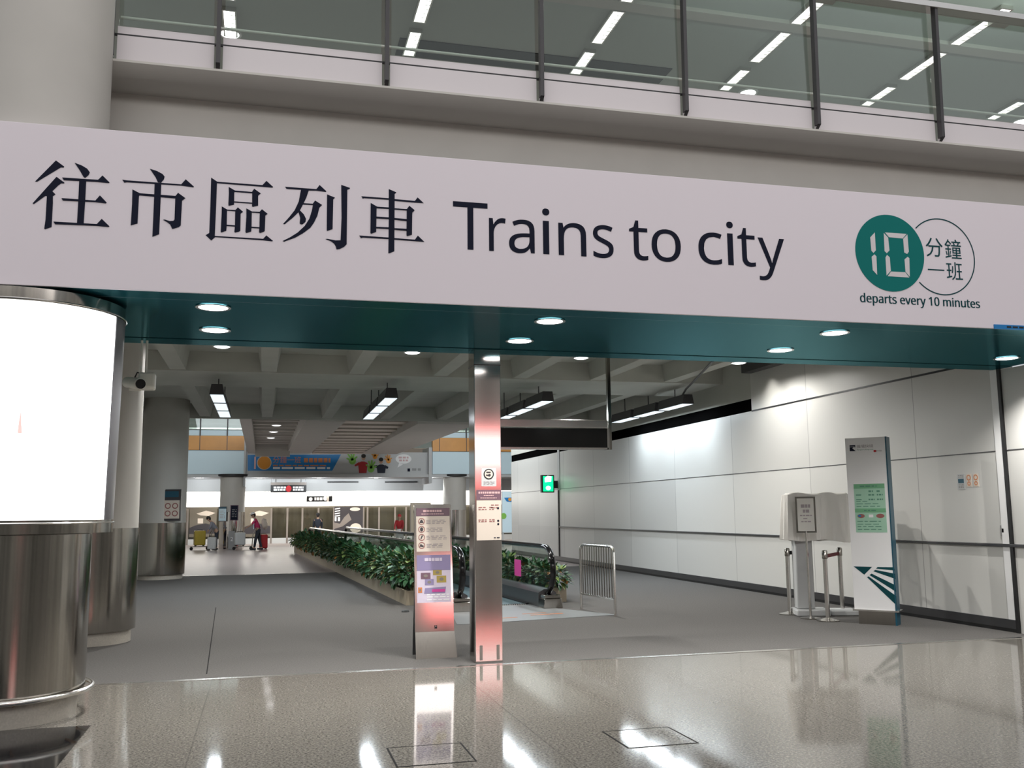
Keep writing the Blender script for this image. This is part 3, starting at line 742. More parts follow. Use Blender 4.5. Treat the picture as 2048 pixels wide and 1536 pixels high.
# ================================================================== DOWNLIGHTS IN THE SOFFIT
ordn = ['leftmost', 'second from left', 'third from left', 'rightmost']
def downlight(x, y, label, dome, power):
    t = thing('downlight', label, 'ceiling light', (x, y, ZS), 0, 'downlights in the teal soffit')
    MB().lathe([(0.150, ZS - 0.0005), (0.152, ZS - 0.004), (0.128, ZS - 0.005), (0.122, ZS - 0.001)], x, y, 28).build('trim_ring', 'bright_steel', t)
    if dome:
        MB().lathe([(0.123, ZS - 0.008), (0.115, ZS - 0.03), (0.085, ZS - 0.055), (0.045, ZS - 0.07), (0.001, ZS - 0.074)], x, y, 24).build('lens', 'lamp_white', t)
    else:
        MB().disc((x, y, ZS - 0.004), 0.125, (0, 0, -1), 28).build('lens', 'lamp_white', t)
    spot('downlight_lamp', (x, y, ZS - (0.10 if dome else 0.03)), power, R(130), 0.9, (1, 0.97, 0.93), rad=0.02)
for i, x in enumerate((-0.465, 2.62, 5.708)):
    downlight(x, 8.635, 'round downlight in the soffit row nearest the white sign, ' + ordn[i], False, 270)
for i, x in enumerate((-0.50, 2.61, 5.708, 8.80)):
    downlight(x, 9.72, 'round downlight in the middle row of the teal soffit, ' + ordn[i], False, 270)
for i, x in enumerate((-0.69, 2.34, 5.29, 8.30)):
    y, zl = 15.6, 4.24
    t = thing('can_light', 'round can light on the corridor ceiling just past the soffit edge, ' + ordn[i], 'ceiling light', (x, y, 4.62), 0, 'can lights on the corridor ceiling')
    zc = 4.268 if x > 8 else 4.615
    MB().lathe([(0.001, zc), (0.14, zc), (0.14, zl), (0.122, zl), (0.122, zl + 0.02), (0.001, zl + 0.02)], x, y, 28).build('can', 'white', t)
    MB().lathe([(0.122, zl + 0.004), (0.09, zl - 0.012), (0.001, zl - 0.02)], x, y, 28).build('lens', 'lamp_white', t)
    spot('can_lamp', (x, y, zl - 0.04), 430 if x < 8 else 190, R(165), 0.4, (1, 0.97, 0.92), rad=0.03)

# ================================================================== GALLERY BALUSTRADE ABOVE THE SIGN
BAL = thing('gallery_balustrade', 'glass balustrade with dark posts along the gallery above the sign', 'balustrade', (3, 9.05, 5.79))
px_ = [-1.458 + 1.614 * 0 , -0.513, 1.085, 2.683, 4.295, 5.888, 7.497, 9.11, 10.72]
px_[0] = -1.458
edges = px_
def lean(z):   # the posts lean a little towards the hall
    return 8.97 - (z - 5.79) * 0.02
for i, x in enumerate(px_):
    p = MB()
    zb, zt = 5.84, 7.47
    hw = 0.019
    yb_, yt_ = lean(zb), lean(zt)
    p.prism([(x - hw, yb_, zb), (x + hw, yb_, zb), (x + hw, yt_, zt), (x - hw, yt_, zt)], (0, 0.075, 0))
    p.prism([(x - hw, yb_, zb), (x + hw, yb_, zb), (x + hw, yb_ + 0.075, zb - 0.05), (x - hw, yb_ + 0.075, zb - 0.05)], (0, 0.001, 0))
    po = p.build('post', 'mullion', BAL)
    q = MB().box(x - 0.012, x + 0.012, 9.03, 9.06, 5.80, 5.86)
    q.build('bracket', 'white_panel', po)
for i in range(len(px_) - 1):
    a, b = px_[i] + 0.04, px_[i + 1] - 0.04
    MB().box(a, b, 9.055, 9.085, 5.79, 6.052).build('fascia_panel', 'white_panel', BAL)
    MB().box(a, b, 9.06, 9.085, 6.070, 6.142).build('fascia_strip', 'white_panel', BAL)
    MB().box(a + 0.01, b - 0.01, 9.05, 9.06, 6.145, 7.40).build('glass_pane', 'glass_green', BAL)
MB().tube([(-1.42, 9.22, 6.31), (11.0, 9.22, 6.31)], 0.015, 10).build('handrail', 'offwhite', BAL)
MB().box(-1.46, 11.0, 8.92, 9.08, 7.40, 7.475).build('top_rail', 'bright_steel', BAL, bevel=0.006)
MB().box(-3.0, 11.0, 9.06, 9.085, 6.052, 6.070).build('shadow_gap', 'black', BAL)

# strip lights on the gallery ceiling
rows = [(-0.61, 'leftmost row'), (1.965, 'second row from the left'), (4.605, 'third row from the left'), (7.18, 'fourth row from the left'), (9.83, 'fifth row from the left'), (12.38, 'rightmost row')]
for rx, rl in rows:
    for (a, b, pl) in ((10.35, 11.38, 'near'), (11.66, 12.57, 'middle'), (12.88, 13.59, 'far')):
        t = thing('strip_light', 'white gallery strip light, %s unit in the %s' % (pl, rl), 'ceiling light', (rx, (a + b) / 2, 8.5), 0, 'strip lights behind the gallery glass')
        MB().box(rx - 0.075, rx + 0.075, a, b, 8.485, 8.5).build('diffuser', 'lamp_strip', t)
        hsg = MB()
        hsg.box(rx - 0.095, rx - 0.075, a - 0.02, b + 0.02, 8.44, 8.5).box(rx + 0.075, rx + 0.095, a - 0.02, b + 0.02, 8.44, 8.5)
        hsg.box(rx - 0.075, rx + 0.075, a - 0.02, a, 8.44, 8.5).box(rx - 0.075, rx + 0.075, b, b + 0.02, 8.44, 8.5)
        n = int((b - a) / 0.11)
        for k in range(1, n):
            yy = a + (b - a) * k / n
            hsg.box(rx + 0.01, rx + 0.075, yy - 0.006, yy + 0.006, 8.45, 8.485)
        hsg.build('louvre', 'bright_steel', t)
MB_d = MB().box(1.78, 6.08, 13.18, 13.72, 8.488, 8.5)  # thin black strip just under the ceiling
tag(MB_d.build('ceiling_dark_strip', 'black'), 'long dark strip on the gallery ceiling behind the glass', 'vent')
for (px, py, lb) in ((460, 68, 'small round downlight in the gallery ceiling, left'), (1496, 186, 'small round downlight in the gallery ceiling, middle'), (2043, 244, 'small round downlight in the gallery ceiling, right')):
    p = at('z', 8.49, px, py)
    t = thing('gallery_downlight', lb, 'ceiling light', (p.x, p.y, 8.5), 0, 'small gallery downlights')
    MB().disc((p.x, p.y, 8.485), 0.13, (0, 0, -1), 20).build('lens', 'lamp_white', t)
    MB().lathe([(0.13, 8.486), (0.16, 8.480), (0.17, 8.5)], p.x, p.y, 20).build('trim_ring', 'white', t)
for x in (6.2, 8.6, 10.4):
    t = thing('uplight', 'small wall uplight behind the top rail of the gallery glass, at %s' % {6.2: 'the left', 8.6: 'the middle', 10.4: 'the right'}[x], 'lamp', (x, 9.17, 7.45))
    MB().box(x - 0.12, x + 0.12, 9.10, 9.24, 7.45, 7.55).build('housing', 'bright_steel', t)
    spot('uplight_lamp', (x, 9.17, 7.58), 55, R(115), 0.9, (0.85, 1.0, 0.93), (x + 0.2, 10.4, 8.5), 0.05)

# ================================================================== COLUMNS
def column(cx, cy, r, ztop, zsteel, zskirt, label, name='round_column', steel=True, wall_top=None):
    t = thing(name, label, 'column', (cx, cy, 0))
    MB().lathe([(r, zsteel), (r, ztop)], cx, cy, 64).build('shaft', 'column_paint', t)
    if steel:
        MB().lathe([(0.001, zskirt), (r + 0.012, zskirt), (r + 0.012, zsteel), (0.001, zsteel)], cx, cy, 64).build('steel_cladding', 'steel', t)
        MB().lathe([(0.001, 0), (r - 0.04, 0), (r - 0.04, zskirt), (0.001, zskirt)], cx, cy, 64).build('skirting', 'skirt_stone', t)
    return t
CX, CY, CR = -2.0, 8.8, 0.585
c1 = thing('round_column', 'large beige round column at the left edge rising past the sign', 'column', (CX, CY, 0))
MB().lathe([(CR, 0.19), (CR, 12)], CX, CY, 72).build('shaft', 'column_paint', c1)
MB().lathe([(0.001, 0), (0.545, 0), (0.545, 0.2), (0.001, 0.2)], CX, CY, 64).build('skirting', 'skirt_stone', c1)
MB().lathe([(CR + 0.001, 0.2), (0.603, 0.2), (0.603, 1.46), (CR + 0.001, 1.46)], CX, CY, 72).build('steel_cladding', 'steel', c1)
MB().tube([(CX + 0.655 * math.cos(2 * PI * k / 64), CY + 0.655 * math.sin(2 * PI * k / 64), 0.21) for k in range(64)], 0.021, 10, closed=True).build('bumper_ring', 'bright_steel', c1)
br = MB()
for a in (-70, -20, 40, 100, 160, 220):
    ca, sa = math.cos(R(a)), math.sin(R(a))
    br.tube([(CX + 0.54 * ca, CY + 0.54 * sa, 0.17), (CX + 0.655 * ca, CY + 0.655 * sa, 0.205)], 0.012, 8)
br.build('ring_bracket', 'brown', c1)
# wrap-around advertising light box
lb = thing('advertising_lightbox', 'glowing white curved advertising light box wrapped round the left column', 'light box', (CX, CY, 1.46))
def rr(z): return 0.757 + (z - 1.5) * 0.017
A0, A1 = R(-185), R(-16)
z0, z1 = 1.575, 3.28
MB().lathe([(rr(z) - 0.004, z) for z in (z0, 2.0, 2.5, 3.0, z1)], CX, CY, 72, A0, A1).build('light_panel', 'lightbox', lb)
def band(za, zb, ex, a0, a1, nm, mt, ri=None):
    pts = [(ri or CR + 0.003, za), (rr(za) + ex, za), (rr(zb) + ex, zb), (ri or CR + 0.003, zb)]
    return MB().lathe(pts, CX, CY, 72, a0, a1).build(nm, mt, lb)
band(1.47, z0, 0.006, A0, R(35), 'bottom_frame', 'steel')
band(z1, 3.385, 0.006, A0, R(35), 'top_frame', 'steel')
b = MB()
prof = [(CR + 0.003, z0), (rr(z0) + 0.004, z0), (rr(z1) + 0.004, z1), (CR + 0.003, z1)]
b.lathe(prof, CX, CY, 16, A1, R(35))
ends = [(CR + 0.003, z0), (rr(z0) + 0.004, z0), (rr(z1) + 0.004, z1), (CR + 0.003, z1)]
for a in (A1, R(35)):
    b.quad([(CX + r_ * math.cos(a), CY + r_ * math.sin(a), z_) for r_, z_ in ends])
b.build('side_frame', 'mullion', lb)
b = MB()
b.lathe([(rr(3.29) + 0.012, 3.285), (rr(3.29) + 0.018, 3.292), (rr(3.29) + 0.012, 3.299)], CX, CY, 72, A0, R(20))
b.lathe([(rr(1.55) + 0.012, 1.545), (rr(1.55) + 0.018, 1.552), (rr(1.55) + 0.012, 1.559)], CX, CY, 72, A0, R(20))
b.build('bright_bead', 'bright_steel', lb)
# a faint print on the panel
pm = MB()
a_c = R(-80)
for k in range(1):
    pts = []
    for (da, z) in ((-0.012, 2.24), (0.016, 2.24), (0.010, 2.31), (0.002, 2.42), (-0.008, 2.33)):
        aa = R(-77) + da * 1.4
        pts.append((CX + (rr(z) + 0.002) * math.cos(aa), CY + (rr(z) + 0.002) * math.sin(aa), z))
    pm.prism(pts, (math.cos(R(-77)) * 0.002, math.sin(R(-77)) * 0.002, 0))
pm.build('print', 'pale_red_print', lb)

column(-2.18, 13.6, 0.588, 4.62, 1.45, 0.165, 'beige round column with steel lower part behind the left light box')
c3 = column(-2.54, 26.5, 0.60, 4.62, 1.42, 0.12, 'round column with steel lower part and hanging notices, farther left')

# notice frames on the third column
def poster_frame(parent_label, cat, name, o, u, n, w, h, base_mat, items, group=None, depth=0.04, frame_mat='dark_steel', rim=0.015):
    """framed sheet standing free or on a wall; origin = bottom centre"""
    t = thing(name, parent_label, cat, o, 0, group)
    P = Plane(o, u, n)
    b = MB(); P.rect(b, -w / 2, w / 2, 0, h, 0.0, depth)
    b.build('frame', frame_mat, t)
    b = MB(); P.rect(b, -w / 2 + rim, w / 2 - rim, rim, h - rim, 0.003, 0.004)
    sh = b.build('sheet', base_mat, t)
    for (nm, mt, fn) in items:
        mb = MB(); fn(P, mb)
        inv = frame_of(sh)
        mb.build(nm, mt, sh)
    return t, P
o = at('y', 25.88, 342, 1042)
poster_frame('dark framed notice of red pictograms on the farther left column', 'notice', 'framed_notice', (o.x, o.y, o.z), (1, -0.2, 0), (-0.2, -1, 0), 0.46, 0.80, 'photo_dark',
             [('paper', 'cream', lambda P, b: P.rect(b, -0.20, 0.20, 0.06, 0.52, 0.006, 0.002)),
              ('pictogram', 'maroon_mark', lambda P, b: [P.ring(b, x, y, 0.05, 0.075, 0.008, 20) for x in (-0.09, 0.09) for y in (0.19, 0.38)]),
              ('header', 'navy_teal', lambda P, b: P.rect(b, -0.17, 0.17, 0.60, 0.75, 0.006, 0.002))])

# ================================================================== CCTV CAMERA
YC = 10.45
p0 = at('y', YC, 281, 745); pt = at('y', YC, 288, 690); pb = at('y', YC, 250, 770); lens = at('y', YC - 0.15, 281, 768); bx = at('y', YC, 292, 760)
cc = thing('security_camera', 'cream security camera hanging from the soffit beside the left column', 'camera', (pt.x, YC, 3.41))
MB().tube([(pt.x - 0.02, YC, ZS), (pt.x - 0.02, YC, bx.z + 0.05)], 0.012, 8).build('hanger', 'cream_shell', cc)
MB().tube([(pt.x + 0.03, YC, ZS), (pt.x + 0.03, YC, bx.z + 0.05)], 0.012, 8).build('hanger', 'cream_shell', cc)
MB().box(bx.x - 0.07, bx.x + 0.09, YC - 0.05, YC + 0.10, bx.z - 0.10, bx.z + 0.075).build('pan_housing', 'cream_shell', cc, bevel=0.02)
bar = MB().tube([(bx.x - 0.20, YC + 0.18, bx.z - 0.005), (lens.x, YC - 0.16, lens.z)], 0.060, 18)
co = bar.build('barrel', 'cream_shell', cc, bevel=0.004)
dv = (Vector((lens.x, YC - 0.16, lens.z)) - Vector((bx.x - 0.20, YC + 0.18, bx.z - 0.005))).normalized()
e = Vector((lens.x, YC - 0.16, lens.z))
MB().tube([e, e + dv * 0.012], 0.050, 18).build('lens', 'black_gloss', cc)
MB().tube([(bx.x - 0.05, YC, bx.z - 0.1), (bx.x - 0.16, YC + 0.05, bx.z - 0.09)], 0.02, 8).build('bracket', 'cream_shell', cc)
MB().tube([(bx.x - 0.03, YC, bx.z + 0.06), (bx.x - 0.09, YC + 0.02, bx.z + 0.08), (bx.x - 0.12, YC + 0.05, bx.z + 0.02)], 0.007, 6).build('cable', 'black', cc)

# ================================================================== STEEL PILLAR WITH NOTICES
PX0, PX1, PY = 2.238, 2.540, 10.31
pil = thing('steel_pillar', 'square brushed steel pillar in the middle of the entrance', 'pillar', (2.389, 10.46, 0))
MB().box(PX0, PX1, PY, PY + 0.30, 0.0, ZS + 0.0).build('shaft', 'brushed_steel', pil, bevel=0.006)
MB().box(PX0 - 0.003, PX1 + 0.003, PY - 0.003, PY + 0.303, 2.93 + 0.30, 2.94 + 0.30).build('joint', 'mullion', pil)
sl = MB()
for x in (2.300, 2.487):
    sl.box(x - 0.016, x + 0.016, PY - 0.004, PY, 0.03, 0.185)
sl.build('slot', 'photo_grey', pil)
PP = Plane((2.389, PY, 0), (1, 0, 0), (0, -1, 0))
nt1 = thing('warning_sticker', 'small grey sticker with a ringed pictogram high on the steel pillar', 'sticker', (2.398, PY, 1.89))
b = MB(); PP.rect(b, -0.075, 0.093, 1.885, 2.085, 0.003, 0.0025); s_ = b.build('sheet', 'grey', nt1); s_.data.materials[0] = M['light_grey']
b = PP.ring(MB(), 0.008, 2.018, 0.046, 0.058, 0.005, 30); b.build('ring', 'black', nt1)
b = MB(); PP.ell(b, 0.008, 2.018, 0.045, None, 0.0045, 0.001); b.build('ring_field', 'cream', nt1)
b = MB(); PP.poly(b, [(-0.025, 2.0), (0.02, 1.99), (0.034, 2.008), (0.02, 2.022), (-0.005, 2.012), (-0.022, 2.016)], 0.006, 0.001); PP.rect(b, -0.02, 0.03, 2.03, 2.045, 0.006, 0.001); b.build('pictogram', 'photo_dark', nt1)
b = MB()
for k in range(3): PP.lines(b, -0.05, 0.07, 1.935 - k * 0.014, 0.006, 0.03, 0.005)
b.build('print', 'grey_mark', nt1)
nt2 = thing('timetable_notice', 'cream timetable notice with plum header on the steel pillar', 'notice', (2.389, PY, 1.30))
b = MB(); PP.rect(b, -0.131, 0.145, 1.30, 1.845, 0.004, 0.0035); b.build('sheet', 'cream', nt2)
b = MB(); PP.rect(b, -0.131, 0.145, 1.735, 1.845, 0.006, 0.002); hd = b.build('header', 'plum', nt2)
b = MB(); PP.lines(b, -0.11, 0.13, 1.815, 0.022, 0.022, 0.008, 0.006)
PP.lines(b, -0.05, 0.06, 1.785, 0.010, 0.02, 0.008, 0.004); PP.lines(b, -0.09, 0.10, 1.757, 0.010, 0.02, 0.008, 0.004); b.build('header_print', 'pink_print', hd)
b = MB()
for z in (1.68, 1.672 - 0.02): PP.lines(b, 0.03, 0.12, z, 0.010, 0.03, 0.006)
for z in (1.655, 1.632, 1.52, 1.502): PP.lines(b, -0.11, -0.02, z, 0.010, 0.03, 0.006); PP.lines(b, 0.01, 0.07, z, 0.010, 0.03, 0.006)
b.build('print', 'maroon_mark', nt2)
b = MB()
for (a, z) in ((0.11, 1.645), (0.11, 1.508), (0.11, 1.472)): PP.ell(b, a, z, 0.012, None, 0.006, 0.001, 12)
PP.lines(b, 0.06, 0.125, 1.325, 0.01, 0.03, 0.006)
b.build('symbol', 'ink', nt2)

# ================================================================== STANDING NOTICE BOARD LEFT OF THE PILLAR
SY = 10.83
sb = thing('notice_stand', 'leaning steel notice stand with two posters left of the pillar', 'notice board', (1.90, SY + 0.2, 0))
tilt = R(5.5)
ux = Vector((1, 0, 0)); 
nrm = Vector((0, -math.cos(tilt), math.sin(tilt)))
P_s = Plane((1.898, SY + 0.01, 0.0), ux, nrm)
def sp_(z): return z / math.cos(tilt)
b = MB(); yt_ = P_s.p(0, sp_(0.30), -0.004).y; b.prism([(1.675, SY - 0.02, 0.0), (2.140, SY - 0.02, 0.0), (2.116, yt_, 0.30), (1.674, yt_, 0.30)], (0, 0.012, 0.0)); b.build('foot_plate', 'steel', sb)
H = sp_(1.70)
b = MB(); P_s.poly(b, [(-0.226, sp_(0.285)), (0.216, sp_(0.285)), (0.205, H - 0.01), (0.19, H), (-0.21, H), (-0.222, H - 0.01)], 0.006, 0.03); b.build('panel', 'brushed_steel', sb)
b = MB()
b.prism([(1.69, SY + 0.02, 0.0), (1.69, SY + 0.03, 0.02), (1.69, SY + 0.16, 1.2), (1.69, SY + 0.36, 0.0), (1.69, SY + 0.33, 0.0), (1.69, SY + 0.17, 1.1), (1.69, SY + 0.05, 0.0)], (0.42, 0, 0))
b.build('rear_prop', 'dark_steel', sb)
def board_sheet(z0_, z1_, mt, nm):
    b = MB(); P_s.rect(b, -0.200, 0.188, sp_(z0_), sp_(z1_), 0.010, 0.004)
    return b.build(nm, mt, sb)
up = board_sheet(1.165, 1.635, 'cream', 'upper_poster')
b = MB(); P_s.rect(b, -0.200, 0.188, sp_(1.565), sp_(1.655), 0.0125, 0.003); b.build('header', 'plum', up)
b = MB(); P_s.lines(b, -0.12, 0.10, sp_(1.622), 0.024, 0.024, 0.0145, 0.006); P_s.lines(b, -0.14, 0.12, sp_(1.588), 0.010, 0.02, 0.0145, 0.005); b.build('header_print', 'pink_print', up)
for k, z in enumerate((1.505, 1.415, 1.325, 1.235)):
    b = P_s.ring(MB(), -0.14, sp_(z), 0.030, 0.038, 0.0125, 26)
    ic = b.build('pictogram', 'maroon_mark', up)
    b = MB()
    [lambda: P_s.poly(b, [(-0.165, sp_(z) - 0.018), (-0.115, sp_(z) - 0.018), (-0.122, sp_(z)), (-0.135, sp_(z) + 0.02), (-0.147, sp_(z) + 0.02), (-0.158, sp_(z))], 0.0125, 0.001),
     lambda: P_s.ell(b, -0.14, sp_(z), 0.018, 0.024, 0.0125, 0.001, 16),
     lambda: P_s.poly(b, [(-0.155, sp_(z) - 0.02), (-0.143, sp_(z) - 0.02), (-0.132, sp_(z) + 0.004), (-0.122, sp_(z) + 0.02), (-0.14, sp_(z) + 0.022), (-0.148, sp_(z))], 0.0125, 0.001),
     lambda: P_s.poly(b, [(-0.166, sp_(z) - 0.012), (-0.125, sp_(z) - 0.02), (-0.115, sp_(z) - 0.006), (-0.14, sp_(z) + 0.006), (-0.15, sp_(z) + 0.02)], 0.0125, 0.001)][k]()
    b.build('pictogram_figure', 'photo_dark', up)
    b = MB()
    for dz in (0.012, -0.006, -0.022): P_s.lines(b, -0.085, 0.15 - 0.05 * (k % 2), sp_(z + dz), 0.007, 0.05, 0.0125)
    b.build('print', 'grey_mark', up)
lo = board_sheet(0.60, 1.125, 'pale_lilac', 'lower_poster')
b = MB(); P_s.rect(b, -0.200, 0.188, sp_(0.955), sp_(1.125), 0.0125, 0.003); P_s.poly(b, [(-0.12, sp_(0.70)), (0.12, sp_(0.70)), (0.13, sp_(0.77)), (-0.11, sp_(0.76))], 0.0125, 0.003); b.build('header', 'lilac', lo)
text(P_s, '樓層指南', -0.115, 0.095, sp_(1.055), sp_(1.095), 'header_print', 'white', lo, 0.0145) if False else None
b = MB(); P_s.lines(b, -0.11, 0.09, sp_(1.075), 0.036, 0.036, 0.0145, 0.006); b.build('header_print', 'pale_lilac', lo)
for (a, z, w_, h_, mt) in ((-0.10, 0.895, 0.11, 0.07, 'plum'), (0.035, 0.93, 0.10, 0.06, 'ochre'), (-0.06, 0.825, 0.10, 0.065, 'lilac'), (0.08, 0.855, 0.11, 0.075, 'ochre'), (-0.165, 0.74, 0.045, 0.06, 'orange_mark')):
    b = MB(); P_s.rect(b, a - w_ / 2, a + w_ / 2, sp_(z) - h_ / 2, sp_(z) + h_ / 2, 0.0125, 0.003); ph = b.build('picture', mt, lo)
    b = MB(); P_s.ell(b, a, sp_(z), w_ * 0.22, h_ * 0.25, 0.0145, 0.002, 14); b.build('picture_detail', 'photo_grey', lo)
b = MB(); P_s.rect(b, -0.03, 0.12, sp_(0.715), sp_(0.745), 0.0145, 0.002); b.build('price_bar', 'magenta', lo)
b = MB()
for z in (0.685, 0.66, 0.63): P_s.lines(b, -0.09, 0.165, sp_(z), 0.010, 0.05, 0.0125)
b.build('print', 'white', lo)
b = MB(); P_s.rect(b, -0.008, 0.022, sp_(0.315), sp_(0.352), 0.008, 0.001); o_ = b.build('badge', 'black', sb)
b = MB(); P_s.poly(b, [(-0.002, sp_(0.345)), (0.016, sp_(0.345)), (0.008, sp_(0.334))], 0.0095, 0.001); b.build('badge_mark', 'pink_print', o_)

# ================================================================== CORRIDOR STRIP FIXTURES
fx_labels = {-0.9: 'farthest left', 2.40: 'second from left', 5.62: 'second from right', 8.75: 'along the right wall'}
for x in (-0.9, 2.40, 5.62, 8.75):
    for k, pl in enumerate(('nearest', 'middle', 'farthest')):
        a = 18.75 + k * 1.52
        b_ = a + 1.34
        t = thing('trough_light', 'dark corridor trough light, %s unit of the row %s' % (pl, fx_labels[x]), 'ceiling light', (x, (a + b_) / 2, 3.88), 0, 'trough lights on the corridor ceiling')
        h = MB()
        h.prism([(x - 0.135, a, 3.86), (x + 0.135, a, 3.86), (x + 0.10, a, 4.06), (x - 0.10, a, 4.06)], (0, b_ - a, 0))
        h.build('housing', 'mullion', t)
        MB().box(x - 0.118, x + 0.118, a + 0.03, b_ - 0.03, 3.852, 3.86).build('diffuser', 'lamp_cool', t)
        area('trough_lamp', (x, (a + b_) / 2, 3.848), 0.22, 1.26, 36, (0.84, 0.93, 1.0))
        MB().tube([(x, (a + b_) / 2, 4.05), (x, (a + b_) / 2, 4.25 if k == 0 else 4.62)], 0.012, 6).build('hanger', 'mullion', t)
cb = MB().tube([at('z', 4.06, 1362, 796), at('z', 4.14, 1372, 778), at('z', 4.20, 1386, 764), at('z', 4.22, 1404, 745), at('z', 4.23, 1426, 722), at('z', 4.24, 1450, 700)], 0.022, 8)
tag(cb.build('cable', 'black'), 'black cable running along the corridor ceiling to the right row of lights', 'cable')
# added spots strengthening the can and trough light on the right wall
for y, pw, lb_ in ((16.35, 35, 'lighting the top of the right wall'),):
    t = thing('added_wall_spot', 'small added ceiling spotlight ' + lb_, 'lamp', (9.0 if y > 16 else 7.4, y, 4.5))
    xx = 9.0 if y > 16 else 7.4
    MB().lathe([(0.001, 4.45), (0.06, 4.45), (0.07, 4.6), (0.001, 4.62)], xx, y, 20).build('can', 'white', t)
    spot('added_wall_spot_lamp', (xx, y, 4.43), pw, R(80 if y > 16 else 140), 0.9, (1, 0.97, 0.9), (9.32, y, 2.9 if y > 16 else 1.6), 0.04)
for y, pw in ((19.3, 8), (21.0, 9), (22.8, 8)):
    spot('trough_side_lamp', (8.95, y, 3.80), pw, R(80), 0.9, (0.68, 0.88, 1.0), (9.395, y, 2.9), 0.05)

# ================================================================== HANGING SIGN
hs = thing('hanging_sign', 'unlit dark hanging sign with steel top bar beyond the pillar', 'sign', (4.2, 14, 2.55))
MB().box(3.20, 5.13, 13.97, 14.10, 2.575, 2.865).build('display', 'black_gloss', hs)
MB().box(3.17, 5.15, 13.95, 14.12, 2.870, 3.000).build('top_bar', 'bright_steel', hs, bevel=0.015)
MB().box(3.17, 5.15, 13.95, 14.12, 2.545, 2.572).build('bottom_bar', 'bright_steel', hs)
MB().box(5.13, 5.165, 13.95, 14.12, 2.545, 2.870).build('end_cap', 'bright_steel', hs)
for x in (3.20, 5.195):
    MB().box(x - 0.025, x + 0.025, 13.99, 14.06, 2.545, 4.62).build('hanger', 'steel', hs)

# ================================================================== EXIT SIGN
ex = thing('exit_sign', 'glowing green exit sign projecting from the right wall', 'sign', (9.1, 30.3, 2.4))
E = lambda px, py: at('y', 30.25, px, py)
a_, b_, c_ = E(1083, 950), E(1107, 985), E(1113, 952)
MB().box(a_.x, b_.x + 0.03, 30.25, 30.40, b_.z, a_.z).build('housing', 'black', ex)
q = MB().box(a_.x + 0.05, b_.x - 0.01, 30.235, 30.25, b_.z + 0.04, a_.z - 0.04).build('face', 'exit_green', ex)
m1, m2 = E(1096, 959), E(1096, 976)
PE = Plane((m1.x, 30.235, 0), (1, 0, 0), (0, -1, 0))
b = MB(); PE.poly(b, [(-0.11, m1.z - 0.09), (0.10, m1.z - 0.07), (0.12, m1.z + 0.10), (-0.02, m1.z + 0.12), (-0.12, m1.z + 0.05)], 0.004, 0.002); PE.ell(b, 0.0, m2.z, 0.085, 0.07, 0.004, 0.002); b.build('pictogram', 'exit_white', q)
MB().box(b_.x + 0.03, XW, 30.30, 30.36, (a_.z + b_.z) / 2 - 0.15, (a_.z + b_.z) / 2 + 0.10).build('bracket', 'black', ex)

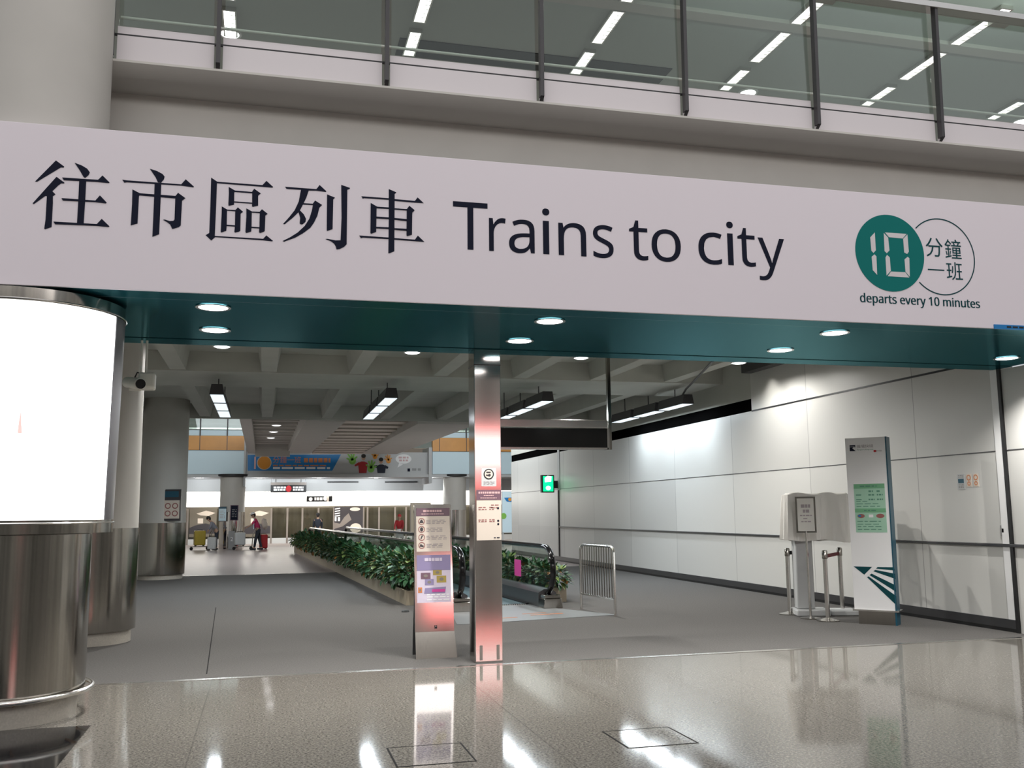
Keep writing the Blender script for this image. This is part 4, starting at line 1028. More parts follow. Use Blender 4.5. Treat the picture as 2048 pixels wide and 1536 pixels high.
# ================================================================== MOVING WALKWAY (runs slightly askew to the corridor)
WR = math.atan(0.044)
wk = thing('moving_walkway', 'moving walkway with glass sides and black handrails leading down the corridor', 'moving walkway', (3.95, 15.55, 0), WR)
LEN = 27.5
def balustrade(x):
    s_ = 1 if x > 0 else -1
    d = MB()
    d.prism([(x - 0.16, 0.35, 0), (x + 0.16, 0.35, 0), (x + 0.16, 0.35, 0.24), (x + 0.06, 0.35, 0.30), (x - 0.06, 0.35, 0.30), (x - 0.16, 0.35, 0.24)], (0, LEN - 0.7, 0))
    sk = d.build('skirt', 'dark_steel', wk, world=False)
    d = MB()
    d.prism([(x - 0.17, 0.05, 0), (x + 0.17, 0.05, 0), (x + 0.15, 0.05, 0.16), (x - 0.15, 0.05, 0.16)], (0, 0.30, 0))
    d.box(x - 0.14, x + 0.14, 0.08, 0.35, 0.16, 0.22)
    d.build('end_box', 'steel', wk, world=False, bevel=0.01)
    d = MB()
    g = [(x, 0.30 + 0.38 * (1 - math.cos(t_)) - 0.22, 0.66 + 0.36 * math.sin(t_)) for t_ in [R(a) for a in range(-80, 91, 10)]]
    ztop = 1.02
    rail = [(x, 0.42, 0.20), (x, 0.27, 0.25), (x, 0.13, 0.36), (x, 0.05, 0.52), (x, 0.03, 0.68), (x, 0.08, 0.83), (x, 0.20, 0.95), (x, 0.38, 1.01), (x, 0.60, 1.02)]
    rail += [(x, 0.60 + (LEN - 1.2) * k / 6, 1.02 - 0.0 * k) for k in range(1, 7)]
    rail += [(x, LEN - 0.25, 0.95), (x, LEN - 0.1, 0.75), (x, LEN - 0.1, 0.5), (x, LEN - 0.3, 0.28)]
    b = MB()
    pts = [Vector(p) for p in rail]
    # flattened belt section swept along the rail
    n = len(pts); rings = []
    for i, p in enumerate(pts):
        t_ = (pts[min(i + 1, n - 1)] - pts[max(i - 1, 0)]).normalized()
        sd = Vector((1, 0, 0)); upv = sd.cross(t_).normalized()
        rings.append([b.bm.verts.new(p + sd * (0.052 * math.cos(2 * PI * k / 12)) + upv * (0.034 * math.sin(2 * PI * k / 12))) for k in range(12)])
    for i in range(n - 1):
        for k in range(12):
            f = b.bm.faces.new((rings[i][k], rings[i][(k + 1) % 12], rings[i + 1][(k + 1) % 12], rings[i + 1][k])); f.smooth = True
    b.build('handrail', 'rubber', wk, world=False)
    b = MB().tube([(x, p[1] + (0.05 if 0.02 < p[1] < 0.5 else 0), p[2] - (0.035 if p[2] > 0.9 else 0)) for p in rail[1:-3]], 0.014, 8)
    b.build('rail_guide', 'bright_steel', wk, world=False)
    inner = [(p[1] + 0.05, p[2] - 0.03) for p in rail[2:9]]
    poly = [(0.42, 0.29)] + inner + [(LEN - 0.4, 0.98), (LEN - 0.4, 0.29)]
    b = MB().prism([(x - 0.005, y, z) for y, z in poly], (0.01, 0, 0))
    b.build('glass_side', 'glass_clear', wk, world=False)
for x in (-0.78, 0.78):
    balustrade(x)
MB().box(-0.56, 0.56, 0.9, LEN - 0.9, 0.002, 0.012).build('tread', 'tread', wk, world=False)
MB().box(-0.62, -0.56, 0.9, LEN - 0.9, 0.0, 0.03).build('tread_edge', 'black', wk, world=False)
MB().box(0.56, 0.62, 0.9, LEN - 0.9, 0.0, 0.03).build('tread_edge', 'black', wk, world=False)
cmb = MB()
for k in range(28):
    cmb.box(-0.56 + k * 0.04, -0.54 + k * 0.04, 0.80, 0.92, 0.004, 0.02)
cmb.build('comb', 'bright_steel', wk, world=False)
# entry plate in world shape
pl = [(2.74, 13.86), (5.37, 14.32), (4.80, 15.55), (4.60, 16.4), (3.45, 16.4), (2.98, 15.55)]
e_ = MB().prism([(x, y, 0.006) for x, y in pl], (0, 0, -0.006))
e_.build('entry_plate', 'plate', wk)
mk = MB()
for (x, y, w_, h_) in ((3.55, 14.45, 0.5, 0.05), (4.35, 14.75, 0.55, 0.06), (4.2, 14.95, 0.4, 0.04)):
    mk.obox((x, y, 0.0075), (w_ / 2, w_ / 12, 0), (-0.004, h_ / 2, 0), (0, 0, 0.001))
mk.build('floor_marking', 'orange_mark', wk)
# small printed sheets on the glass of the right side
for (y, z0_, z1_, w_, mt) in ((2.0, 0.42, 0.72, 0.40, 'magenta'), (4.9, 0.80, 0.95, 0.55, 'light_grey')):
    MB().box(0.768, 0.772, y - w_ / 2, y + w_ / 2, z0_, z1_).build('glass_notice', mt, wk, world=False)

# ================================================================== PLANTERS AND SHRUBS
RND = random.Random(5)
def planter(x0, x1, y0, y1, h, label, mt):
    t = thing('planter', label, 'planter', (3.95, 15.55, 0), WR)
    b = MB()
    th = 0.03
    b.box(x0, x0 + th, y0, y1, 0, h).box(x1 - th, x1, y0, y1, 0, h)
    b.box(x0 + th, x1 - th, y0, y0 + th, 0, h).box(x0 + th, x1 - th, y1 - th, y1, 0, h)
    b.build('trough', mt, t, world=False)
    MB().box(x0 + th, x1 - th, y0 + th, y1 - th, 0, h - 0.06).build('soil', 'soil', t, world=False)
    return t
pl_l = planter(-1.42, -1.0, 1.55, LEN - 0.2, 0.25, 'long low beige planter trough along the left side of the moving walkway', 'planter_beige')
pl_r = planter(1.0, 1.40, 1.1, LEN - 0.2, 0.25, 'long low planter trough along the right side of the moving walkway', 'planter_beige')

def leaf(bm, c, d, up, L, W, mi):
    d = d.normalized(); sd = d.cross(up)
    if sd.length < 1e-3: sd = d.cross(Vector((1, 0, 0)))
    sd.normalize(); nn = sd.cross(d)
    prof = ((0, 0.05), (0.25, 0.8), (0.5, 1.0), (0.75, 0.7), (1.0, 0.0))
    rows_ = []
    for t_, w_ in prof:
        c0 = c + d * (L * t_) - nn * (0.22 * L * t_ * t_)
        rows_.append((bm.verts.new(c0 - sd * (W * w_ / 2) + nn * 0.08 * W * w_), bm.verts.new(c0), bm.verts.new(c0 + sd * (W * w_ / 2) + nn * 0.08 * W * w_)))
    for i in range(4):
        for k in (0, 1):
            f = bm.faces.new((rows_[i][k], rows_[i][k + 1], rows_[i + 1][k + 1], rows_[i + 1][k])); f.material_index = mi; f.smooth = True

def make_shrub(seed, hgt, rad, nleaf, label, group, lite):
    rnd = random.Random(seed)
    t = thing('shrub', label, 'plant', (0, 0, 0), 0, group)
    st = MB(); tips = []
    for k in range(9):
        a = rnd.uniform(0, 2 * PI); rr_ = rad * rnd.uniform(0.3, 0.8); zz = hgt * rnd.uniform(0.5, 0.9)
        p0_ = Vector((rnd.uniform(-0.05, 0.05), rnd.uniform(-0.05, 0.05), -0.03)); p2 = Vector((rr_ * math.cos(a), rr_ * math.sin(a), zz))
        p1 = (p0_ + p2) / 2 + Vector((0, 0, 0.08))
        st.tube([p0_, p1, p2], [0.012, 0.009, 0.005], 5); tips.append((p0_, p1, p2))
    st.build('stems', 'stem', t, world=False)
    fo = MB()
    for k in range(nleaf):
        # a rounded mass that spills over the trough edge
        th_ = rnd.uniform(0, 2 * PI); ph = math.acos(rnd.uniform(-0.55, 1)); rr_ = rnd.uniform(0.72, 1.05)
        n = Vector((math.sin(ph) * math.cos(th_), math.sin(ph) * math.sin(th_), math.cos(ph)))
        c0 = Vector((n.x * rad * rr_, n.y * rad * 1.25 * rr_, hgt * 0.52 + n.z * hgt * 0.46 * rr_))
        d = (n + Vector((rnd.uniform(-.8, .8), rnd.uniform(-.8, .8), rnd.uniform(-.7, .5)))).normalized()
        q_ = rnd.random()
        mi = 2 if q_ < 0.03 * lite else (1 if q_ < 0.16 * lite else 0)
        leaf(fo.bm, c0, d, Vector((0, 0, 1)), rnd.uniform(0.10, 0.19), rnd.uniform(0.055, 0.095), mi)
    f = fo.build('foliage', ['leaf', 'leaf_light', 'leaf_rust'], t, world=False, recalc=False)
    return t
LAB_L = 'leafy green shrub in the hedge filling the planter left of the moving walkway'
LAB_R = 'leafy green shrub in the planter right of the moving walkway, seen through its glass'
protoL = [make_shrub(11 + k, 0.62, 0.36, 330, LAB_L, 'shrubs left of the moving walkway', 1.4 + k * 0.4) for k in range(3)]
protoR = [make_shrub(31 + k, 0.46, 0.26, 200, LAB_R, 'shrubs right of the moving walkway', 1.8) for k in range(2)]
WM = frame_of(wk)
def place_row(protos, x, y0, y1, step, z):
    used = [False] * len(protos); i = 0; y = y0
    while y < y1:
        k = RND.randrange(len(protos)) if all(used) else used.index(False)
        o = protos[k] if not used[k] else copy_tree(protos[k])
        used[k] = True
        o.location = WM @ Vector((x + RND.uniform(-0.04, 0.04), y, z))
        o.rotation_euler = (0, 0, WR + RND.uniform(-0.5, 0.5) + (PI if RND.random() < 0.5 else 0))
        s_ = RND.uniform(0.88, 1.12); o.scale = (s_, s_, s_ * RND.uniform(0.92, 1.1))
        y += step * RND.uniform(0.9, 1.1); i += 1
place_row(protoL, -1.20, 1.95, LEN - 0.5, 0.66, 0.19)
place_row(protoR, 1.20, 1.25, LEN - 0.5, 0.62, 0.19)

# ================================================================== CROWD BARRIER
A_, B_ = Vector((5.140, 15.40, 0)), Vector((5.285, 14.20, 0))
bt = thing('crowd_barrier', 'steel tube crowd barrier beside the walkway entrance', 'barrier', ((A_ + B_) / 2).to_tuple())
d_ = (B_ - A_).normalized(); HB = 1.05; rc = 0.09
def bp(s_, z): return A_ + d_ * s_ + Vector((0, 0, z))
Lb = (B_ - A_).length
pts = [bp(0, 0), bp(0, HB - rc), bp(rc * 0.3, HB - rc * 0.3), bp(rc, HB), bp(Lb - rc, HB), bp(Lb - rc * 0.3, HB - rc * 0.3), bp(Lb, HB - rc), bp(Lb, 0)]
MB().tube(pts, 0.021, 10).build('frame', 'bright_steel', bt)
MB().tube([bp(0, 0.25), bp(Lb, 0.25)], 0.016, 8).build('bottom_rail', 'bright_steel', bt)
for k in range(1, 14):
    MB().tube([bp(Lb * k / 14, 0.25), bp(Lb * k / 14, HB)], 0.008, 6).build('bar', 'steel', bt)
rg = MB()
rg.lathe([(0.001, 0.0), (0.07, 0.0), (0.055, 0.025), (0.02, 0.032), (0.001, 0.03)], 2.29, 15.94, 9)
tag(rg.build('floor_stop', 'black'), 'small black lump lying on the carpet by the planter', 'litter')

# ================================================================== RIGHT SIDE: TOTEM, STANCHIONS, COVERED STAND
TR = R(-48)
tt = thing('totem_sign', 'tall white totem sign with teal arrow stripes near the right wall', 'sign', (8.088, 12.131, 0), TR)
TW, TD, TB, TH = 0.56, 0.21, 0.20, 2.60
MB().box(0, TW - 0.012, 0.0, TD, TB, TH).build('body', 'white', tt, world=False)
MB().box(TW - 0.012, TW + 0.004, -0.003, TD + 0.003, TB, TH + 0.003).build('side_panel', 'navy_teal', tt, world=False)
MB().box(0.05, TW - 0.02, 0.015, TD - 0.015, 0, TB - 0.02).build('plinth', 'steel', tt, world=False)
MB().box(TW - 0.02, TW + 0.004, 0.0, TD, 0, TB - 0.02).build('plinth_end', 'navy_teal', tt, world=False)
MB().box(-0.02, TW + 0.04, -0.018, TD + 0.02, TB - 0.02, TB).build('base_rail', 'bright_steel', tt, world=False)
TM = frame_of(tt)
PT = Plane(TM @ Vector((0, 0, 0)), TM.to_3x3() @ Vector((1, 0, 0)), TM.to_3x3() @ Vector((0, -1, 0)))
# logo block and lettering
b = MB(); PT.rect(b, 0.060, 0.140, 2.415, 2.500); lg = b.build('logo', 'ink', tt)
b = MB(); PT.poly(b, [(0.140, 2.468), (0.110, 2.468), (0.098, 2.455), (0.140, 2.418)], 0.004, 0.001); PT.rect(b, 0.060, 0.132, 2.474, 2.480, 0.004, 0.001); b.build('logo_mark', 'white', lg)
text(PT, '機場快綫', 0.158, 0.385, 2.455, 2.502, 'lettering', 'grey_mark', tt)
text(PT, 'Airport Express', 0.158, 0.385, 2.418, 2.440, 'lettering', 'mark_green', tt)
b = MB(); PT.ell(b, 0.405, 2.404, 0.020, 0.016, 0.003, 0.001, 18); b.build('logo', 'red', tt)
text(PT, 'MTR', 0.43, 0.50, 2.393, 2.415, 'lettering', 'grey_mark', tt)
b = MB(); PT.rect(b, 0.085, 0.505, 1.265, 1.945); nt_ = b.build('notice_sheet', 'mint', tt)
b = MB(); PT.rect(b, 0.085, 0.505, 1.880, 1.945, 0.004, 0.002); b.build('heading_band', 'mint_dark', nt_)
b = MB(); PT.rect(b, 0.085, 0.505, 1.545, 1.60, 0.004, 0.002); b.build('heading_band', 'mint_dark', nt_)
b = MB()
PT.lines(b, 0.17, 0.40, 1.912, 0.018, 0.05, 0.006); PT.lines(b, 0.21, 0.37, 1.572, 0.016, 0.05, 0.006)
for (x, z) in ((0.285, 1.84), (0.395, 1.84)): PT.lines(b, x, x + 0.06, z, 0.024, 0.03, 0.004)
for z in (1.79, 1.725): PT.lines(b, 0.11, 0.21, z, 0.014, 0.06, 0.004); PT.lines(b, 0.28, 0.365, z, 0.020, 0.03, 0.004); PT.lines(b, 0.395, 0.475, z, 0.020, 0.03, 0.004)
for z in (1.70, 1.665, 1.63, 1.42, 1.38, 1.345, 1.31): PT.lines(b, 0.11, 0.43 if z < 1.68 else 0.26, z, 0.009, 0.07, 0.004)
b.build('print', 'mark_green', nt_)
b = MB(); PT.ell(b, 0.165, 1.495, 0.05, 0.028, 0.004, 0.001); PT.ell(b, 0.425, 1.495, 0.055, 0.03, 0.004, 0.001); b.build('picture', 'maroon_mark', nt_)
b = MB(); PT.ell(b, 0.145, 1.497, 0.02, 0.014, 0.006, 0.001); b.build('picture_detail', 'blue', nt_)
b = MB(); PT.rect(b, 0.27, 0.33, 1.475, 1.515, 0.004, 0.001); b.build('picture_light', 'white', nt_)
# fan of stripes and arrow head
def tq(px, py):
    """totem front coordinates of a point measured on the photograph"""
    d = _r2 * ((px - 1024) / FPX) - _u2 * ((py - 768) / FPX) + _f
    s_ = (PT.o - CAM).dot(PT.n) / d.dot(PT.n)
    q = CAM + d * s_ - PT.o
    return (q.dot(PT.u), q.dot(PT.v))
def tpoly(pts):
    return [tq(1640 + x / 8.53, 1080 + y / 8.53) for x, y in pts]
b = MB()
PT.poly(b, tpoly([(575, 450), (890, 458), (755, 592)]))
PT.poly(b, tpoly([(985, 460), (1262, 465), (1275, 520), (955, 488)]))
PT.poly(b, tpoly([(945, 510), (1280, 575), (1290, 665), (908, 532)]))
PT.poly(b, tpoly([(880, 573), (1285, 770), (1300, 885), (845, 598)]))
PT.poly(b, tpoly([(828, 620), (1300, 955), (1308, 1110), (1290, 1100), (803, 635)]))
b.build('arrow_stripes', 'teal_dark', tt)

def stanchion(x, y, label, h=0.97, with_head=True):
    t = thing('stanchion', label, 'stanchion', (x, y, 0), 0, 'belt barrier posts')
    MB().lathe([(0.001, 0), (0.165, 0), (0.165, 0.012), (0.06, 0.035), (0.03, 0.045), (0.001, 0.045)], x, y, 32).build('base', 'steel', t)
    MB().lathe([(0.032, 0.04), (0.032, h)], x, y, 20).build('post', 'bright_steel', t)
    MB().lathe([(0.034, h - 0.09), (0.040, h - 0.085), (0.040, h + 0.02), (0.03, h + 0.035), (0.001, h + 0.035)], x, y, 20).build('head', 'dark_steel' if not with_head else 'steel', t)
    return t
s1 = stanchion(7.885, 13.52, 'steel belt post left of the covered stand', 0.97)
MB().box(7.92, 7.965, 13.50, 13.55, 0.905, 0.96).build('belt_slot', 'black', s1)
stanchion(7.925, 12.55, 'steel belt post in front of the covered stand', 0.97)
stanchion(8.66, 13.30, 'steel belt post half hidden behind the white totem', 0.97)
bl = MB().prism([(7.96, 12.58, 0.945), (8.63, 13.28, 0.94), (8.63, 13.28, 0.89), (7.96, 12.58, 0.89)], (0.003, -0.003, 0))
tag(bl.build('belt', 'dark_red'), 'dark red barrier belt stretched between two steel posts beside the totem', 'belt')

# sign on a pole
sg = thing('pole_sign', 'small framed notice on a thin pole in front of the covered stand', 'sign', (7.86, 12.9, 0))
MB().lathe([(0.001, 0), (0.15, 0), (0.15, 0.012), (0.03, 0.03), (0.001, 0.03)], 7.86, 12.9, 28).build('base', 'steel', sg)
MB().tube([(7.86, 12.9, 0.02), (7.855, 12.9, 1.27)], 0.018, 10).build('pole', 'bright_steel', sg)
pp = MB()
sgu = Vector((math.cos(R(-25)), math.sin(R(-25)), 0)); sgn = Vector((sgu.y, -sgu.x, 0))
SP_ = Plane((7.855, 12.885, 1.25), sgu, sgn)
b = MB(); SP_.rect(b, -0.145, 0.145, 0.0, 0.535, 0.0, 0.025); b.build('frame', 'steel', sg)
b = MB(); SP_.rect(b, -0.12, 0.12, 0.025, 0.51, 0.003, 0.003); sh = b.build('sheet', 'offwhite', sg)
b = MB()
SP_.lines(b, -0.065, 0.075, 0.395, 0.05, 0.045, 0.005, 0.008); SP_.lines(b, -0.04, 0.05, 0.32, 0.045, 0.045, 0.005, 0.008)
for z, a in ((0.255, 0.085), (0.21, 0.04), (0.165, 0.07)): SP_.lines(b, -a, a, z, 0.016, 0.05, 0.005, 0.01)
b.build('print', 'grey_mark', sh)

# covered stand
cv = thing('covered_stand', 'pedestal stand draped with a white cloth beside the totem', 'stand', (8.25, 13.25, 0), R(-18))
MB().box(-0.40, 0.10, -0.22, 0.22, 0, 0.10).build('base', 'light_grey', cv, world=False, bevel=0.02)
MB().box(0.12, 0.55, -0.15, 0.30, 0, 0.08).build('foot', 'light_grey', cv, world=False, bevel=0.02)
MB().box(-0.36, -0.10, -0.10, 0.16, 0.10, 1.2).build('pedestal', 'light_grey', cv, world=False, bevel=0.02)
MB().box(-0.40, 0.42, -0.12, 0.20, 1.16, 1.78).build('console', 'grey', cv, world=False)
b = MB()
# cloth: top sheet and pleated skirt hanging to about waist height
hw, hd = 0.45, 0.20
per = []
N = 96
for k in range(N):
    s_ = k / N * 4
    if s_ < 1: p = (-hw + 2 * hw * s_, -hd)
    elif s_ < 2: p = (hw, -hd + 2 * hd * (s_ - 1))
    elif s_ < 3: p = (hw - 2 * hw * (s_ - 2), hd)
    else: p = (-hw, hd - 2 * hd * (s_ - 3))
    per.append(p)
rnd = random.Random(8)
ph_ = [rnd.uniform(-1, 1) for _ in range(N)]
levels = [1.84, 1.82, 1.70, 1.50, 1.30, 1.14]
rings = []
for li, z in enumerate(levels):
    ring_ = []
    for k, (x, y) in enumerate(per):
        f = li / (len(levels) - 1)
        amp = 0.045 * f
        wv = math.sin(k * 0.72) * amp + math.sin(k * 1.9 + 1) * amp * 0.5 + ph_[k] * 0.006
        nx, ny = x / hw, y / hd
        ln = max(abs(nx), abs(ny))
        ox, oy = (math.copysign(1, nx) if abs(nx) >= abs(ny) - 0.02 else 0), (math.copysign(1, ny) if abs(ny) >= abs(nx) - 0.02 else 0)
        zz = z - (0.018 * math.sin(k * 0.35) * f if li == len(levels) - 1 else 0) - 0.03 * (nx + 1) / 2 * f + 0.012 * math.sin(k * 0.5) * (li == 0)
        shr = 0.94 if li == 0 else 1.0
        ring_.append(b.bm.verts.new((x * shr + ox * (wv + 0.03 * f), y * shr + oy * (wv + 0.03 * f), zz)))
    rings.append(ring_)
for li in range(len(levels) - 1):
    for k in range(N):
        f = b.bm.faces.new((rings[li][k], rings[li][(k + 1) % N], rings[li + 1][(k + 1) % N], rings[li + 1][k])); f.smooth = True
b.bm.faces.new(rings[0])
ob = b.build('cloth_cover', 'cloth', cv, world=False)

# notices and switch on the right wall
PR = Plane((XW, 0, 0), (0, -1, 0), (-1, 0, 0))
def wall_notice(y0, y1, z0_, z1_, label, base, fn):
    t = thing('wall_notice', label, 'notice', (XW, (y0 + y1) / 2, z0_))
    b = MB(); PR.rect(b, -y0, -y1, z0_, z1_, 0.006, 0.006); s_ = b.build('plate', base, t)
    fn(t)
def wn1(t):
    b = MB(); PR.rect(b, -11.445, -11.335, 1.935, 1.995, 0.008, 0.002); b.build('blue_picture', 'navy_teal', t)
    b = MB()
    for z in (2.02, 2.04, 1.915, 1.895, 1.875): PR.lines(b, -11.44, -11.34, z, 0.008, 0.03, 0.008)
    b.build('print', 'photo_grey', t)
wall_notice(11.465, 11.32, 1.85, 2.06, 'grey notice plate with blue picture high on the right wall', 'light_grey', wn1)
for y, lb_ in ((11.235, 'left'), (11.10, 'right')):
    def wn2(t, y=y):
        b = PR.ring(MB(), -y, 2.005, 0.026, 0.040, 0.008, 24); PR.ring(b, -y, 1.925, 0.016, 0.030, 0.008, 24); b.build('ring', 'orange_mark', t)
    wall_notice(y + 0.048, y - 0.048, 1.88, 2.055, 'pale sticker with orange rings on the right wall, %s of two' % lb_, 'cream', wn2)
sw = thing('wall_switch', 'small grey switch plate on the right wall near the dark post', 'switch', (XW, 10.665, 1.22))
b = MB(); PR.rect(b, -10.715, -10.615, 1.225, 1.365, 0.014, 0.014); b.build('plate', 'grey', sw, bevel=0.004)
b = MB(); PR.rect(b, -10.685, -10.645, 1.27, 1.32, 0.020, 0.006); b.build('button', 'light_grey', sw)

# ================================================================== PLATFORM HALL: COLUMNS
def pq(y, *pxs): return [at('y', y, *p) for p in pxs]
fc = column(-1.44, 48.4, 0.585, 3.56, 0.02, 0.01, 'tall round column with posters in the far hall, left', steel=False)
MB().lathe([(0.60, 0.0), (0.60, 1.75), (0.001, 1.75)], -1.44, 48.4, 48).build('steel_cladding', 'brushed_steel', fc)
MB().lathe([(0.59, 3.40), (0.78, 3.46), (0.78, 3.55), (0.001, 3.55)], -1.44, 48.4, 40).build('collar', 'black', fc)
fc2 = column(9.50, 48.6, 0.585, 3.56, 0.02, 0.01, 'tall round column in the far hall, right of the notice stand', steel=False)
MB().lathe([(0.60, 0.0), (0.60, 1.75), (0.001, 1.75)], 9.50, 48.6, 48).build('steel_cladding', 'brushed_steel', fc2)
MB().lathe([(0.59, 3.40), (0.78, 3.46), (0.78, 3.55), (0.001, 3.55)], 9.50, 48.6, 40).build('collar', 'black', fc2)
def far_sheet(name, label, cat, y, px0, px1, py0, py1, frame, sheet, hdr=None, marks=None, depth=0.05, group=None):
    a, b_ = at('y', y, px0, py1), at('y', y, px1, py0)
    t = thing(name, label, cat, ((a.x + b_.x) / 2, y, a.z), 0, group)
    P = Plane((a.x, y, a.z), (1, 0, 0), (0, -1, 0))
    W_, H_ = b_.x - a.x, b_.z - a.z
    b = MB(); P.rect(b, 0, W_, 0, H_, 0.0, depth); b.build('frame', frame, t)
    b = MB(); P.rect(b, 0.03, W_ - 0.03, 0.03, H_ - 0.03, 0.006, 0.005); sh = b.build('sheet', sheet, t)
    if hdr:
        b = MB(); P.rect(b, 0.03, W_ - 0.03, H_ * 0.86, H_ - 0.03, 0.012, 0.004); b.build('header', hdr, sh)
    if marks:
        b = MB()
        for k in range(5): P.lines(b, 0.08, W_ - 0.08, H_ * (0.25 + 0.11 * k), 0.03, 0.12, 0.012)
        b.build('print', marks, sh)
    return t, P, W_, H_
far_sheet('column_poster', 'pale blue poster on the left column of the far hall', 'poster', 47.76, 436, 454, 1013, 1043, 'dark_steel', 'sky_panel', 'navy_teal', 'light_grey')
far_sheet('column_poster', 'dark navy poster on the left column of the far hall', 'poster', 47.78, 460, 477, 1010, 1041, 'plum', 'ink', None, 'grey')
g0 = at('y', 47.2, 463, 1098)
gp = thing('number_post', 'grey post marked 2 in front of the left far column', 'post', (g0.x, 47.2, 0))
MB().box(g0.x - 0.16, g0.x + 0.14, 47.2, 47.4, 0, 0.86).build('body', 'grey', gp, bevel=0.02)
PG = Plane((g0.x, 47.2, 0), (1, 0, 0), (0, -1, 0))
text(PG, '2', -0.06, 0.06, 0.40, 0.58, 'number', 'white', gp, 0.006)

# ================================================================== BALCONIES AND ADVERTISING BAND
def balcony(x0, x1, label, joints):
    t = thing('balcony', label, 'balcony', ((x0 + x1) / 2, 48, 3.55))
    MB().box(x0, x1, 48.0, 50.5, 3.55, 4.70).build('fascia', 'sky_panel', t)
    MB().box(x0, x1, 47.97, 48.3, 4.70, 5.385).build('timber_band', 'orange_panel', t)
    b = MB()
    for x in joints: b.box(x - 0.015, x + 0.015, 47.955, 47.97, 4.70, 5.385)
    b.box(x0, x1, 47.96, 47.98, 4.685, 4.70)
    b.build('joint', 'mullion', t)
    MB().box(x0, x1, 48.05, 48.10, 5.40, 5.66).build('parapet', 'sky_panel', t)
    MB().box(x0, x1, 48.05, 48.08, 5.70, 6.4).build('glass_pane', 'glass_green', t)
    for x in joints: MB().box(x - 0.03, x + 0.03, 48.0, 48.05, 5.385, 6.4).build('post', 'mullion', t)
    MB().box(x0, x1, 48.1, 48.15, 5.72, 5.78).build('rail', 'bright_steel', t)
    return t
balcony(-6.5, -0.93, 'far balcony with orange band, left, behind the columns', [-4.6, -3.0, -1.75])
balcony(8.25, 14.0, 'far balcony with orange band, right, behind the steel pillar', [8.6, 10.0, 11.4])
MB_p = MB().box(-0.95, -0.86, 47.95, 50, 2.95, 5.4)
struct(MB_p.build('trim_12', 'light_grey'))
struct(MB().box(8.05, 8.22, 47.95, 50, 3.1, 4.9).build('trim_13', 'light_grey'))
# plain pale wall behind and above the balconies
struct(MB().box(-6.5, 16, 53.0, 53.2, 5.2, 8.0).build('wall_back', 'upper_ceiling'))

ab = thing('advert_banner', 'long advertising banner with blue panel and orange disc in the far hall', 'banner', (3.5, 48.3, 3.55))
MB().box(-0.86, 8.05, 48.30, 48.45, 3.55, 4.66).build('backing', 'light_grey', ab)
YA = 48.30
PA = Plane((0, YA, 0), (1, 0, 0), (0, -1, 0))
def aq(*pts): return [(at('y', YA, *p).x, at('y', YA, *p).z) for p in pts]
b = MB(); PA.poly(b, aq((495.5, 910), (682, 909), (664.5, 941.5), (495.5, 941.5)), 0.01, 0.008); blp = b.build('blue_panel', 'blue', ab)
c_ = aq((528.5, 925.5))[0]
b = MB(); PA.ell(b, c_[0], c_[1], 0.345, None, 0.014, 0.003, 36); b.build('disc_rim', 'cream', blp)
b = MB(); PA.ell(b, c_[0], c_[1], 0.31, None, 0.018, 0.003, 36); b.build('disc', 'orange', blp)
b = MB(); q = aq((508.5, 913.5), (511.5, 938)); PA.rect(b, q[0][0], q[1][0], q[1][1], q[0][1], 0.014, 0.003); b.build('numeral', 'pink_print', blp)
q = aq((546, 913), (602, 926.5)); text(PA, '分鐘一班', q[0][0], q[1][0], q[1][1], q[0][1], 'lettering', 'orange_mark', blp, 0.014)
b = MB(); q = aq((608, 920.5), (661, 920.5)); PA.lines(b, q[0][0], q[1][0], q[0][1], 0.22, 0.20, 0.014, 0.05); q = aq((546, 931), (655, 931)); PA.lines(b, q[0][0], q[1][0], q[0][1], 0.06, 0.3, 0.014, 0.06); b.build('lettering', 'orange_mark', blp)
b = MB(); q = aq((546, 936), (660, 936)); PA.lines(b, q[0][0], q[1][0], q[0][1], 0.10, 0.5, 0.014, 0.08); b.build('lettering', 'white', blp)
def hand(cx, cy, s_, rot, mt):
    b = MB(); c0 = aq((cx, cy))[0]
    PA.ell(b, c0[0], c0[1] - s_ * 0.25, s_ * 0.48, s_ * 0.52, 0.014, 0.003, 20)
    for k, (a, L) in enumerate(((-62, 0.85), (-28, 1.05), (-4, 1.12), (20, 1.05), (58, 0.8))):
        a = R(a + rot); dx, dz = math.sin(a), math.cos(a); wd = s_ * 0.13
        bx_, bz_ = c0[0], c0[1] - s_ * 0.2
        PA.poly(b, [(bx_ - dz * wd, bz_ + dx * wd), (bx_ + dx * L * s_ - dz * wd * 0.8, bz_ + dz * L * s_ + dx * wd * 0.8), (bx_ + dx * L * s_ * 1.08, bz_ + dz * L * s_ * 1.08), (bx_ + dx * L * s_ + dz * wd * 0.8, bz_ + dz * L * s_ - dx * wd * 0.8), (bx_ + dz * wd, bz_ - dx * wd)], 0.0145, 0.003)
    b.build('hand_print', mt, ab)
hand(705, 918, 0.36, -8, 'leaf_green_print'); hand(742, 934, 0.36, 10, 'leaf_green_print'); hand(750, 911, 0.24, 5, 'orange'); hand(777, 919, 0.26, -5, 'orange')
